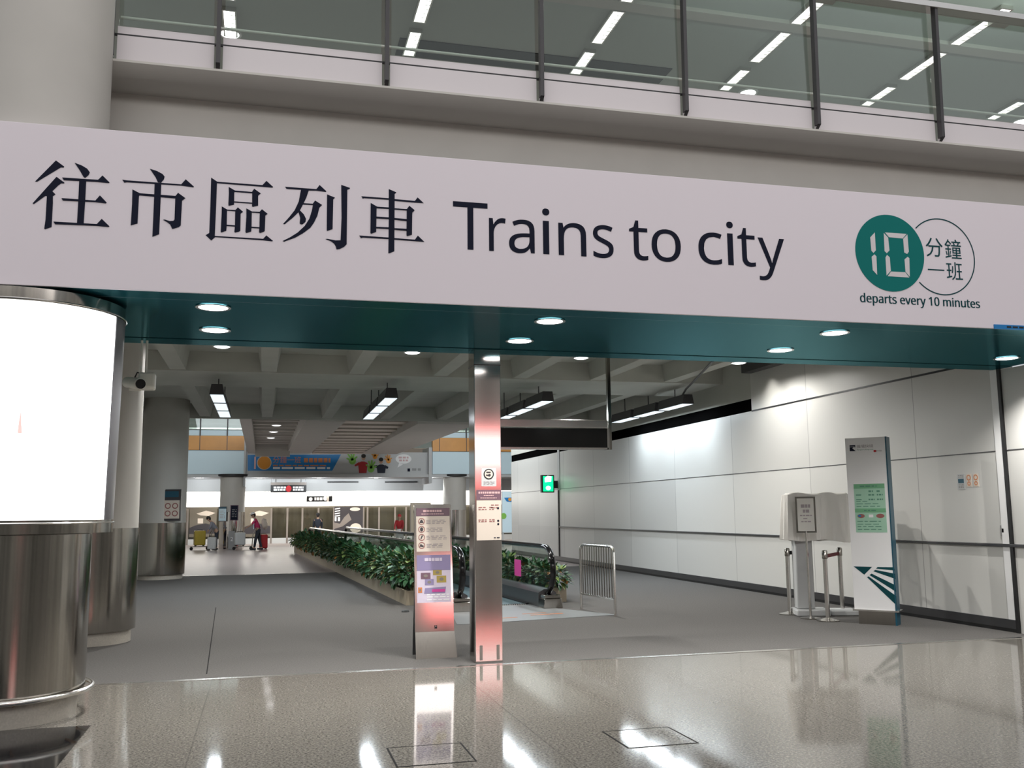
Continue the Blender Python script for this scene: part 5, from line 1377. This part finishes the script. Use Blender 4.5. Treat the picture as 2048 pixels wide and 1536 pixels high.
def printed_person(hx, hy, sx0, sx1, sy0, sy1, mt, arms):
    b = MB(); c0 = aq((hx, hy))[0]; PA.ell(b, c0[0], c0[1], 0.10, 0.14, 0.014, 0.003, 18); b.build('figure_head', 'skin', ab)
    b = MB(); PA.ell(b, c0[0], c0[1] + 0.075, 0.115, 0.10, 0.0165, 0.002, 18); b.build('figure_hair', 'hair', ab)
    b = MB(); PA.poly(b, aq((sx0, sy0 + 3), ((sx0 + sx1) / 2 - 3, sy0), ((sx0 + sx1) / 2 + 3, sy0), (sx1, sy0 + 3), (sx1 - 2, sy1), (sx0 + 2, sy1)), 0.013, 0.003)
    for ar in arms: PA.poly(b, aq(*ar), 0.0135, 0.003)
    b.build('figure_shirt', mt, ab)
printed_person(727, 915, 716, 735, 923, 946, 'red', [((718, 924), (709, 930), (710, 933), (719, 930))])
printed_person(762, 922, 753, 772, 929, 946, 'dark_cloth', [((770, 930), (777, 934), (775, 938), (768, 936)), ((754, 930), (748, 931), (748, 935), (755, 936))])
b = MB(); c0 = aq((807, 918))[0]; PA.ell(b, c0[0], c0[1], 0.40, 0.24, 0.014, 0.003, 30); PA.poly(b, aq((798, 926), (795, 935), (806, 929)), 0.0145, 0.003); bb = b.build('speech_bubble', 'white', ab)
b = MB(); PA.lines(b, c0[0] - 0.25, c0[0] + 0.25, c0[1] + 0.07, 0.09, 0.14, 0.018); PA.lines(b, c0[0] - 0.22, c0[0] + 0.22, c0[1] - 0.07, 0.09, 0.14, 0.018); b.build('print', 'pink_print', bb)
b = MB(); q = aq((815, 937), (820, 943)); PA.rect(b, q[0][0], q[1][0], q[1][1], q[0][1], 0.014, 0.003); b.build('logo', 'ink', ab)
b = MB(); q = aq((824, 939), (846, 939)); PA.lines(b, q[0][0], q[1][0], q[0][1], 0.12, 0.2, 0.014); b.build('print', 'grey', ab)

# bulkhead below the banner, with round lights
struct(MB().box(-6.5, 14, 48.02, 54.0, 3.40, 3.54).build('ceiling', 'light_grey'))
struct(MB().box(-6.5, 14, 50.6, 51.0, 2.78, 3.40).build('ceiling', 'light_grey'))
for i, (px, lb_) in enumerate(((398, 'left of the column'), (520, 'below the blue panel, left'), (638, 'below the blue panel, right'), (752, 'below the printed figures'), (862, 'right end'))):
    p = at('y', 48.35, px, 951)
    t = thing('round_light', 'round light under the far banner, ' + lb_, 'ceiling light', (p.x, 48.35, 3.4), 0, 'round lights under the far banner')
    MB().lathe([(0.001, 3.36), (0.10, 3.37), (0.13, 3.40)], p.x, 48.30, 20).build('lens', 'lamp_white', t)
    MB().lathe([(0.13, 3.40), (0.16, 3.385), (0.17, 3.40)], p.x, 48.30, 20).build('trim_ring', 'bright_steel', t)
    spot('round_lamp', (p.x, 48.5, 3.30), 150, R(170), 0.5, (0.92, 0.97, 1.0), (p.x, 50.2, 2.2), 0.05)
for i, (px0, px1) in enumerate(((655, 717), (770, 835))):
    a, b_ = at('y', 50.55, px0, 964), at('y', 50.55, px1, 964)
    o = MB().box(a.x, b_.x, 50.55, 50.6, a.z - 0.03, a.z + 0.03).build('air_slot', 'black')
    tag(o, 'thin dark air slot in the far bulkhead, %s' % ('left' if i == 0 else 'right'), 'vent')
# three round lights in the left ceiling bay
for i, (px, py) in enumerate(((553, 851), (547, 864), (542, 876))):
    p = at('z', 4.64, px, py)
    t = thing('bay_light', 'round light in the ribbed far ceiling bay, %s of three' % ('nearest', 'middle', 'farthest')[i], 'ceiling light', (p.x, p.y, 4.66), 0, 'three round lights in the far ceiling bay')
    MB().lathe([(0.001, 4.62), (0.12, 4.63), (0.14, 4.66)], p.x, p.y, 20).build('lens', 'lamp_white', t)
    MB().lathe([(0.14, 4.66), (0.17, 4.64), (0.18, 4.66)], p.x, p.y, 20).build('trim_ring', 'white', t)

# hanging direction signs
def dir_sign(name, label, y, px0, px1, py0, py1, ptop, items):
    a, b_ = at('y', y, px0, py1), at('y', y, px1, py0)
    t = thing(name, label, 'sign', ((a.x + b_.x) / 2, y, a.z))
    MB().box(a.x, b_.x, y, y + 0.14, a.z, b_.z).build('box', 'black', t)
    zt = 3.40
    for x in (a.x + 0.06, b_.x - 0.06): MB().tube([(x, y + 0.07, b_.z), (x, y + 0.07, zt)], 0.02, 6).build('hanger', 'dark_steel', t)
    P = Plane((a.x, y, a.z), (1, 0, 0), (0, -1, 0)); W_, H_ = b_.x - a.x, b_.z - a.z
    for nm, mt, fn in items:
        b = MB(); fn(P, b, W_, H_); b.build(nm, mt, t)
dir_sign('direction_sign', 'black hanging sign with red circle under the far banner', 50.0, 541, 613, 970, 985, 950,
         [('print', 'white', lambda P, b, W_, H_: [P.lines(b, 0.15, 0.75, H_ * f, 0.09, 0.12, 0.006, 0.03) for f in (0.35, 0.68)]),
          ('print', 'white', lambda P, b, W_, H_: [P.lines(b, 1.1, W_ - 0.15, H_ * f, 0.09, 0.12, 0.006, 0.03) for f in (0.35, 0.68)]),
          ('symbol', 'red', lambda P, b, W_, H_: P.ell(b, W_ * 0.5, H_ * 0.5, 0.14, 0.16, 0.006, 0.002)),
          ('top_plate', 'photo_grey', lambda P, b, W_, H_: P.rect(b, 0.0, W_, H_, H_ + 0.14, 0.0, 0.10))])
dir_sign('direction_sign', 'smaller black hanging sign with white symbols against the bright shop band', 53.5, 613, 665, 992, 1003.5, 985,
         [('print', 'white', lambda P, b, W_, H_: [P.ell(b, 0.22, H_ * 0.45, 0.10, 0.10, 0.006, 0.002), P.lines(b, 0.42, 0.85, H_ * 0.5, 0.16, 0.14, 0.006, 0.03), P.ell(b, 1.0, H_ * 0.55, 0.11, 0.12, 0.006, 0.002)]),
          ('light_gap', 'cream', lambda P, b, W_, H_: P.rect(b, W_ * 0.78, W_ * 0.86, 0.0, H_, 0.006, 0.002))])

# ================================================================== SHOP FRONT
SYH = 56.0
def sx(px, py=1020): return at('y', SYH, px, py).x
zb0, zb1 = at('y', SYH, 700, 1011.5).z, at('y', SYH, 700, 981).z
sf = thing('storefront', 'brightly lit shop front with dark glass doors across the far hall', 'shop front', (5, SYH, 0))
MB().box(-6.5, 16, SYH + 0.05, SYH + 0.4, zb0, zb1).build('lit_band', 'lamp_shop', sf)
MB().box(-6.5, 16, SYH - 0.1, SYH + 0.4, zb1, zb1 + 0.08).build('band_cap', 'cream', sf)
MB().box(-6.5, 16, SYH - 0.02, SYH + 0.4, zb0 - 0.10, zb0).build('head_rail', 'taupe', sf)
MB().box(-6.5, 16, SYH + 0.9, SYH + 1.0, 0, zb0 - 0.1).build('interior_wall', 'taupe', sf)
MB().box(-6.5, 16, SYH - 0.02, SYH + 0.05, 0, 0.30).build('plinth', 'light_grey', sf)
edges_ = [376, 480, 543, 575, 605, 637, 668, 727, 735, 758, 790, 812, 835, 870, 930, 990, 1035]
for px in edges_:
    MB().box(sx(px) - 0.05, sx(px) + 0.05, SYH - 0.04, SYH + 0.05, 0, zb0 - 0.1).build('mullion', 'photo_grey', sf)
for k in range(len(edges_) - 1):
    MB().box(sx(edges_[k]) + 0.05, sx(edges_[k + 1]) - 0.05, SYH, SYH + 0.02, 0.30, zb0 - 0.1).build('glass_pane', 'glass_shop', sf)
def shop_poster(px0, px1, py0, py1, label, big):
    a, b_ = at('y', SYH - 0.05, px0, py1), at('y', SYH - 0.05, px1, py0)
    t = thing('shop_poster', label, 'poster', ((a.x + b_.x) / 2, SYH - 0.05, a.z))
    P = Plane((a.x, SYH - 0.05, a.z), (1, 0, 0), (0, -1, 0)); W_, H_ = b_.x - a.x, b_.z - a.z
    b = MB(); P.rect(b, 0, W_, 0, H_, 0.0, 0.03); b.build('sheet', 'photo_dark' if big == 2 else 'taupe', t)
    if big == 2:
        b = MB()
        for k in range(4): P.poly(b, [(0.03, H_ * (0.62 + 0.09 * k)), (W_ * 0.20, H_ * (0.65 + 0.09 * k)), (W_ * 0.20, H_ * (0.69 + 0.09 * k)), (0.03, H_ * (0.66 + 0.09 * k))], 0.006, 0.002)
        P.rect(b, 0.03, W_ * 0.08, H_ * 0.45, H_ * 0.6, 0.006, 0.002); P.rect(b, W_ * 0.13, W_ * 0.2, H_ * 0.45, H_ * 0.6, 0.006, 0.002)
        b.build('stripes', 'white', t)
        b = MB(); P.poly(b, [(0, H_ * 0.15), (W_ * 0.3, H_ * 0.25), (W_ * 0.6, H_ * 0.5), (W_ * 0.5, H_ * 0.75), (W_ * 0.35, H_ * 0.6), (W_ * 0.2, H_ * 0.35), (0, H_ * 0.4)], 0.006, 0.002); b.build('figure', 'photo_grey', t)
        b = MB(); P.ell(b, W_ * 0.75, H_ * 0.18, W_ * 0.2, H_ * 0.18, 0.008, 0.002); P.ell(b, W_ * 0.72, H_ * 0.9, W_ * 0.18, H_ * 0.07, 0.008, 0.002); b.build('round_object', 'cream', t)
    else:
        b = MB(); P.poly(b, [(0, H_ * 0.1), (W_, H_ * 0.1), (W_, H_ * 0.35), (W_ * 0.6, H_ * 0.45), (W_ * 0.2, H_ * 0.38), (0, H_ * 0.3)], 0.006, 0.002); b.build('dark_shape', 'photo_dark', t)
        b = MB(); P.poly(b, [(W_ * 0.25, H_ * 0.78), (W_ * 0.6, H_ * 0.88), (W_ * 0.95, H_ * 0.8), (W_ * 0.7, H_ * 0.7), (W_ * 0.4, H_ * 0.72)], 0.006, 0.002); P.rect(b, W_ * 0.3, W_ * 0.5, H_ * 0.45, H_ * 0.62, 0.006, 0.002); b.build('pale_shape', 'cream', t)
shop_poster(378, 434, 1014, 1074, 'brown toned poster on the shop front left of the far column', 1)
shop_poster(484, 541, 1014, 1074, 'brown toned poster on the shop front behind the person in pink', 1)
shop_poster(668, 726, 1013, 1066, 'dark poster with white stripes and a round pale object on the shop front', 2)

far_sheet('banner_stand', 'pale blue upright banner with blue shape beside the far end of the right wall', 'banner', 44.0, 1004, 1030, 982, 1066, 'light_grey', 'sky_panel')
a = at('y', 43.9, 1018, 998)
o = MB().prism([(a.x - 0.22, 43.985, a.z + 0.06), (a.x + 0.2, 43.985, a.z + 0.08), (a.x + 0.14, 43.985, a.z - 0.14), (a.x - 0.08, 43.985, a.z - 0.12)], (0, -0.004, 0))
# fold the extra prints into the banner stand
bs = [x for x in bpy.data.objects if x.name.startswith('banner_stand')][0]
sheet_ = [c for c in bs.children if c.name.startswith('sheet')][0]
o.build('blue_shape', 'blue', sheet_)
b = MB().disc((a.x + 0.06, 43.978, a.z - 0.02), 0.08, (0, -1, 0), 16, depth=0.003); b.build('orange_spot', 'orange', sheet_)
a2 = at('y', 43.9, 1008, 1032); b = MB().disc((a2.x, 43.982, a2.z), 0.14, (0, -1, 0), 14, depth=0.003); b.build('green_spot', 'leaf_green_print', sheet_)
for px in (1006, 1028):
    q = at('y', 44.02, px, 1066)
    MB().box(q.x - 0.03, q.x + 0.03, 44.0, 44.06, 0, q.z + 0.02).build('leg', 'light_grey', bs)
# tall grey direction board behind the notice stand
t, P, W_, H_ = far_sheet('direction_board', 'tall taupe direction board with a dark ring behind the notice stand', 'sign', 44.0, 820, 862, 1005, 1072, 'photo_grey', 'cream')
sh_ = [c for c in t.children if c.name.startswith('sheet')][0]; sh_.data.materials[0] = M['planter_beige']
b = P.ring(MB(), W_ * 0.5, H_ * 0.72, 0.25, 0.33, 0.012, 30); b.build('ring', 'black', sh_)
b = MB(); P.lines(b, W_ * 0.35, W_ * 0.7, H_ * 0.28, 0.06, 0.12, 0.012); b.build('print', 'photo_dark', sh_)
for f in (0.15, 0.85): MB().box(t.location.x + (f - 0.5) * W_ - 0.04, t.location.x + (f - 0.5) * W_ + 0.04, 44.0, 44.05, 0, t.location.z + 0.02).build('leg', 'photo_grey', t)

# ================================================================== PEOPLE
def skin_mesh(chains, name, material, parent, sub=2):
    """chains: lists of (point, radius); first point of the first chain is the root; later chains start on an existing point"""
    verts, rad, edges2, idx = [], [], [], {}
    def vid(p, r_):
        k = tuple(round(x, 4) for x in p)
        if k not in idx:
            idx[k] = len(verts); verts.append(p); rad.append(r_)
        return idx[k]
    for ch in chains:
        prev = None
        for p, r_ in ch:
            v = vid(p, r_)
            if prev is not None and prev != v: edges2.append((prev, v))
            prev = v
    me = bpy.data.meshes.new('tmp')
    me.from_pydata(verts, edges2, [])
    o = bpy.data.objects.new('tmp', me); COL.objects.link(o)
    md = o.modifiers.new('skin', 'SKIN'); md.use_smooth_shade = True
    sv = me.skin_vertices[0].data if me.skin_vertices else None
    if sv is None:
        dg = bpy.context.evaluated_depsgraph_get()
        sv = me.skin_vertices[0].data
    for i, r_ in enumerate(rad):
        sv[i].radius = (r_, r_) if not isinstance(r_, tuple) else r_
    sv[0].use_root = True
    o.modifiers.new('sub', 'SUBSURF').levels = sub
    dg = bpy.context.evaluated_depsgraph_get(); dg.update()
    res = bpy.data.meshes.new_from_object(o.evaluated_get(dg))
    bpy.data.objects.remove(o)
    res.name = name
    res.materials.clear(); res.materials.append(MATS[material])
    for p in res.polygons: p.use_smooth = True
    q = bpy.data.objects.new(name, res); COL.objects.link(q)
    q.parent = parent
    return q

def person(x, y, facing, label, shirt, legs_mat, hair_mat='hair', lean=0.0, reach=0.0, height=1.66, step=0.0, cap=None, short=False, skirt=False):
    """standing figure; facing = direction it looks (radians from +X); lean tips the trunk forward, reach lifts the arms forward"""
    t = thing('person', label, 'person', (x, y, 0), facing)
    k = height / 1.7
    V = lambda a, b, c: (a * k, b * k, c * k)
    hip = 0.90
    sh_z, hd_z = 1.40, 1.58
    def tr(f, s, z):   # forward, sideways, height, leaning about the hips
        dz = z - hip
        return V(f + math.sin(lean) * dz, s, hip + math.cos(lean) * dz)
    pel = V(0, 0, hip); belly = tr(0.01, 0, 1.06); chest = tr(0.0, 0, 1.27); neck0 = tr(-0.01, 0, 1.42); neck1 = tr(0.02, 0, 1.49)
    head0, head1, head2 = tr(0.035, 0, 1.55), tr(0.045, 0, 1.62), tr(0.035, 0, 1.68)
    body = [[(pel, 0.135 * k), (belly, 0.125 * k), (chest, 0.14 * k), (neck0, 0.065 * k), (neck1, 0.052 * k), (head0, 0.075 * k), (head1, 0.088 * k), (head2, 0.062 * k)],
            [(head1, 0.088 * k), (tr(0.14, 0, 1.595), 0.012 * k)]]
    for s in (1, -1): body.append([(head1, 0.088 * k), (tr(0.03, 0.097 * s, 1.605), 0.014 * k)])
    arms, legs = [], []
    for s in (1, -1):
        sh = tr(0, 0.175 * s, 1.38)
        el = tr(0.05 + 0.22 * reach, 0.225 * s, 1.12 + 0.06 * reach)
        wr_ = tr(0.09 + 0.48 * reach, 0.20 * s, 0.88 + 0.22 * reach)
        arm = [(chest, 0.14 * k), (sh, 0.058 * k), (el, 0.042 * k), (wr_, 0.027 * k)]
        body.append(arm); arms.append(arm)
        dv_ = (Vector(wr_) - Vector(el)).normalized(); sd = Vector((0, 1, 0))
        pm_ = Vector(wr_) + dv_ * 0.07 * k
        body.append([(wr_, 0.027 * k), (tuple(pm_), 0.030 * k)])
        for j, (off, L) in enumerate(((-0.03, 0.068), (-0.01, 0.078), (0.01, 0.074), (0.028, 0.056))):
            f1 = pm_ + sd * off * k + dv_ * 0.03 * k; f2 = f1 + dv_ * L * 0.5 * k; f3 = f2 + (dv_ + Vector((0.25, 0, -0.25))) * L * 0.4 * k
            body.append([(tuple(pm_), 0.030 * k), (tuple(f1), 0.010 * k), (tuple(f2), 0.009 * k), (tuple(f3), 0.007 * k)])
        th1 = Vector(wr_) + dv_ * 0.03 * k - sd * 0.035 * s * k; th2 = th1 + dv_ * 0.045 * k - sd * 0.012 * s * k
        body.append([(wr_, 0.027 * k), (tuple(th1), 0.011 * k), (tuple(th2), 0.008 * k)])
        st_ = step * s
        hp = V(0, 0.095 * s, 0.86); kn = V(0.02 + 0.5 * st_ + 0.03 * abs(step), 0.10 * s, 0.48); an = V(st_, 0.105 * s, 0.08)
        toe = V(st_ + 0.16, 0.12 * s, 0.035); heel = V(st_ - 0.05, 0.105 * s, 0.035)
        lg_ = [(pel, 0.135 * k), (hp, 0.088 * k), (kn, 0.058 * k), (an, 0.038 * k)]
        body.append(lg_); legs.append(lg_)
        body.append([(an, 0.038 * k), (toe, 0.028 * k)]); body.append([(an, 0.038 * k), (heel, 0.03 * k)])
    skin_mesh(body, 'body', 'skin', t)
    up_ = lambda ch, e: [(p, r_ + e * k) for p, r_ in ch]
    tr_ = [up_([(pel, 0.135 * k), (belly, 0.128 * k), (chest, 0.145 * k), (neck0, 0.060 * k)], 0.015)]
    for a in arms:
        tr_.append(up_([a[0], a[1], a[2]] + ([] if short else [a[3]]), 0.012))
    skin_mesh(tr_, 'shirt', shirt, t)
    if skirt:
        MB().lathe([(0.15 * k, 0.98 * k), (0.19 * k, 0.8 * k), (0.25 * k, 0.45 * k), (0.24 * k, 0.44 * k), (0.001, 0.9 * k)], 0, 0, 24).build('skirt', legs_mat, t, world=False)
    else:
        skin_mesh([up_([(pel, 0.138 * k), (V(0, 0, 1.0), 0.13 * k)], 0.018)] + [up_(l_, 0.016) for l_ in legs], 'trousers', legs_mat, t)
    sh_m = MB()
    for l_ in legs:
        ax, ay, az = l_[3][0]
        sh_m.obox((ax + 0.06 * k, ay, 0.035 * k), (0.14 * k, 0, 0), (0, 0.048 * k, 0), (0, 0, 0.035 * k))
    sh_m.build('shoes', 'dark_cloth', t, world=False, bevel=0.02)
    hm = MB()
    c0 = Vector(head1) + Vector((-0.012 * k, 0, 0.02 * k))
    hm_r = 0.108 * k
    prof = [(0.001, 0.118 * k), (0.05 * k, 0.108 * k), (0.085 * k, 0.075 * k), (hm_r, 0.02 * k), (hm_r * 0.98, -0.02 * k)]
    hm.lathe([(r_, z_) for r_, z_ in prof], 0, 0, 20)
    hm.bm.transform(Matrix.Translation(c0) @ Matrix.Rotation(lean, 4, 'Y'))
    hm.build('hair', hair_mat, t, world=False)
    back = MB().lathe([(0.001, 0.09 * k), (0.07 * k, 0.06 * k), (0.085 * k, 0.0), (0.075 * k, -0.07 * k), (0.03 * k, -0.10 * k), (0.001, -0.10 * k)], 0, 0, 16)
    back.bm.transform(Matrix.Translation(c0 + Vector((-0.035 * k, 0, -0.015 * k))))
    back.build('hair', hair_mat, t, world=False)
    fm = MB()
    for s in (1, -1): fm.disc((head1[0] + 0.085 * k, head1[1] + 0.032 * s * k, head1[2] + 0.0 * k), 0.012 * k, (1, 0, 0), 10, depth=0.004)
    fm.disc((head1[0] + 0.082 * k, 0, head1[2] - 0.062 * k), 0.02 * k, (1, 0, 0), 10, rx=1.2, ry=0.4, depth=0.004)
    fm.build('face_features', 'hair', t, world=False)
    if cap:
        cm = MB().lathe([(0.001, 0.128 * k), (0.06 * k, 0.118 * k), (0.10 * k, 0.08 * k), (0.114 * k, 0.035 * k), (0.112 * k, 0.03 * k)], 0, 0, 20)
        cm.prism([(0.09 * k, -0.08 * k, 0.04 * k), (0.19 * k, -0.05 * k, 0.025 * k), (0.19 * k, 0.05 * k, 0.025 * k), (0.09 * k, 0.08 * k, 0.04 * k)], (0, 0, 0.01))
        cm.bm.transform(Matrix.Translation(c0) @ Matrix.Rotation(lean, 4, 'Y'))
        cm.build('cap', cap, t, world=False)
    return t

def trolley(x, y, rot, label, board=False):
    t = thing('luggage_trolley', label, 'trolley', (x, y, 0), rot, 'luggage trolleys in the far hall')
    b = MB(); b.box(-0.45, 0.42, -0.28, 0.28, 0.15, 0.18); b.build('deck', 'steel', t, world=False)
    for (wx, wy) in ((-0.38, 0.24), (-0.38, -0.24), (0.38, 0.0)):
        MB().tube([(wx, wy - 0.025, 0.075), (wx, wy + 0.025, 0.075)], 0.075, 14).build('wheel', 'black', t, world=False)
    f = MB()
    for s in (1, -1): f.tube([(-0.42, 0.25 * s, 0.16), (-0.46, 0.25 * s, 0.7), (-0.60, 0.25 * s, 1.0)], 0.02, 8)
    f.tube([(-0.60, -0.27, 1.0), (-0.60, 0.27, 1.0)], 0.024, 8); f.tube([(-0.46, -0.25, 0.7), (-0.46, 0.25, 0.7)], 0.016, 8)
    f.build('frame', 'steel', t, world=False)
    if board:
        MB().box(-0.50, -0.47, -0.24, 0.24, 0.95, 1.45).build('advert_board', 'sky_panel', t, world=False)
    else:
        MB().box(-0.48, -0.46, -0.24, 0.24, 0.40, 0.66).build('panel', 'grey', t, world=False)
    return t
def suitcase(x, y, z, rot, w_, d, h, mt, label):
    t = thing('suitcase', label, 'suitcase', (x, y, z), rot)
    MB().box(-w_ / 2, w_ / 2, -d / 2, d / 2, 0.04, h).build('shell', mt, t, world=False, bevel=0.05)
    b = MB().tube([(-0.12, 0, h), (-0.12, 0, h + 0.05), (0.12, 0, h + 0.05), (0.12, 0, h)], 0.014, 8); b.build('handle', 'black', t, world=False)
    for (a, c_) in ((-1, -1), (1, -1), (-1, 1), (1, 1)):
        MB().tube([(a * (w_ / 2 - 0.07), c_ * (d / 2 - 0.05) - 0.015, 0.025), (a * (w_ / 2 - 0.07), c_ * (d / 2 - 0.05) + 0.015, 0.025)], 0.025, 8).build('wheel', 'black', t, world=False)
    b = MB()
    for k in (-1, 0, 1): b.box(k * w_ * 0.22 - 0.012, k * w_ * 0.22 + 0.012, -d / 2 - 0.006, -d / 2, 0.12, h - 0.08)
    b.build('ribs', mt, t, world=False)
    return t
YP = 46.6
px_x = lambda px, y: at('y', y, px, 1080).x
t1x = px_x(492, YP)
trolley(t1x - 0.15, YP, PI, 'luggage trolley with pale board pushed by the person in pink', True)
suitcase(t1x - 0.28, YP, 0.18, 0.2, 0.48, 0.30, 0.62, 'light_grey', 'silver suitcase standing on the trolley of the person in pink')
p1 = person(px_x(516, YP), YP, PI, 'person in pink top and white cap pushing a luggage trolley', 'pink_shirt', 'dark_cloth', lean=0.30, reach=0.75, height=1.70, step=0.16, cap='white', short=True)
bpk = MB().lathe([(0.001, -0.02), (0.20, 0.0), (0.27, 0.10), (0.20, 0.22), (0.001, 0.24)], 0, 0, 24)
bpk.bm.transform(Matrix.Translation((-0.17, 0.0, 1.16)) @ Matrix.Rotation(R(-80), 4, 'Y'))
bpo = bpk.build('round_pack', 'cream', None)
bpo.location = p1.location; bpo.rotation_euler = p1.rotation_euler
tag(bpo, 'round beige pack on the back of the person in pink', 'bag')
suitcase(px_x(527, YP + 0.5), YP + 0.45, 0.0, 0.3, 0.36, 0.24, 0.68, 'red', 'red suitcase standing behind the person in pink')
t2x = px_x(400, YP + 0.8)
trolley(t2x, YP + 0.8, PI + 0.2, 'luggage trolley with a yellow suitcase at the far left', False)
suitcase(t2x - 0.02, YP + 0.8, 0.18, 0.25, 0.50, 0.34, 0.72, 'yellow_case', 'yellow suitcase on the trolley at the far left')
suitcase(px_x(424, YP + 0.2), YP + 0.2, 0.0, -0.2, 0.38, 0.25, 0.60, 'light_grey', 'pale grey suitcase left of the far column')
person(px_x(433, YP + 1.0), YP + 1.0, PI, 'person in grey bending over luggage beside the far left column', 'grey_cloth', 'dark_cloth', lean=0.55, reach=0.5, height=1.62)
person(px_x(635, 50), 50.0, PI / 2, 'person in dark clothes seen from behind above the walkway handrail', 'dark_cloth', 'dark_cloth', height=1.62)
person(px_x(799, 45.5), 45.5, -PI / 2 - 0.4, 'person in red top beyond the moving walkway', 'red', 'white', 'red', height=1.52, skirt=True, reach=0.3)
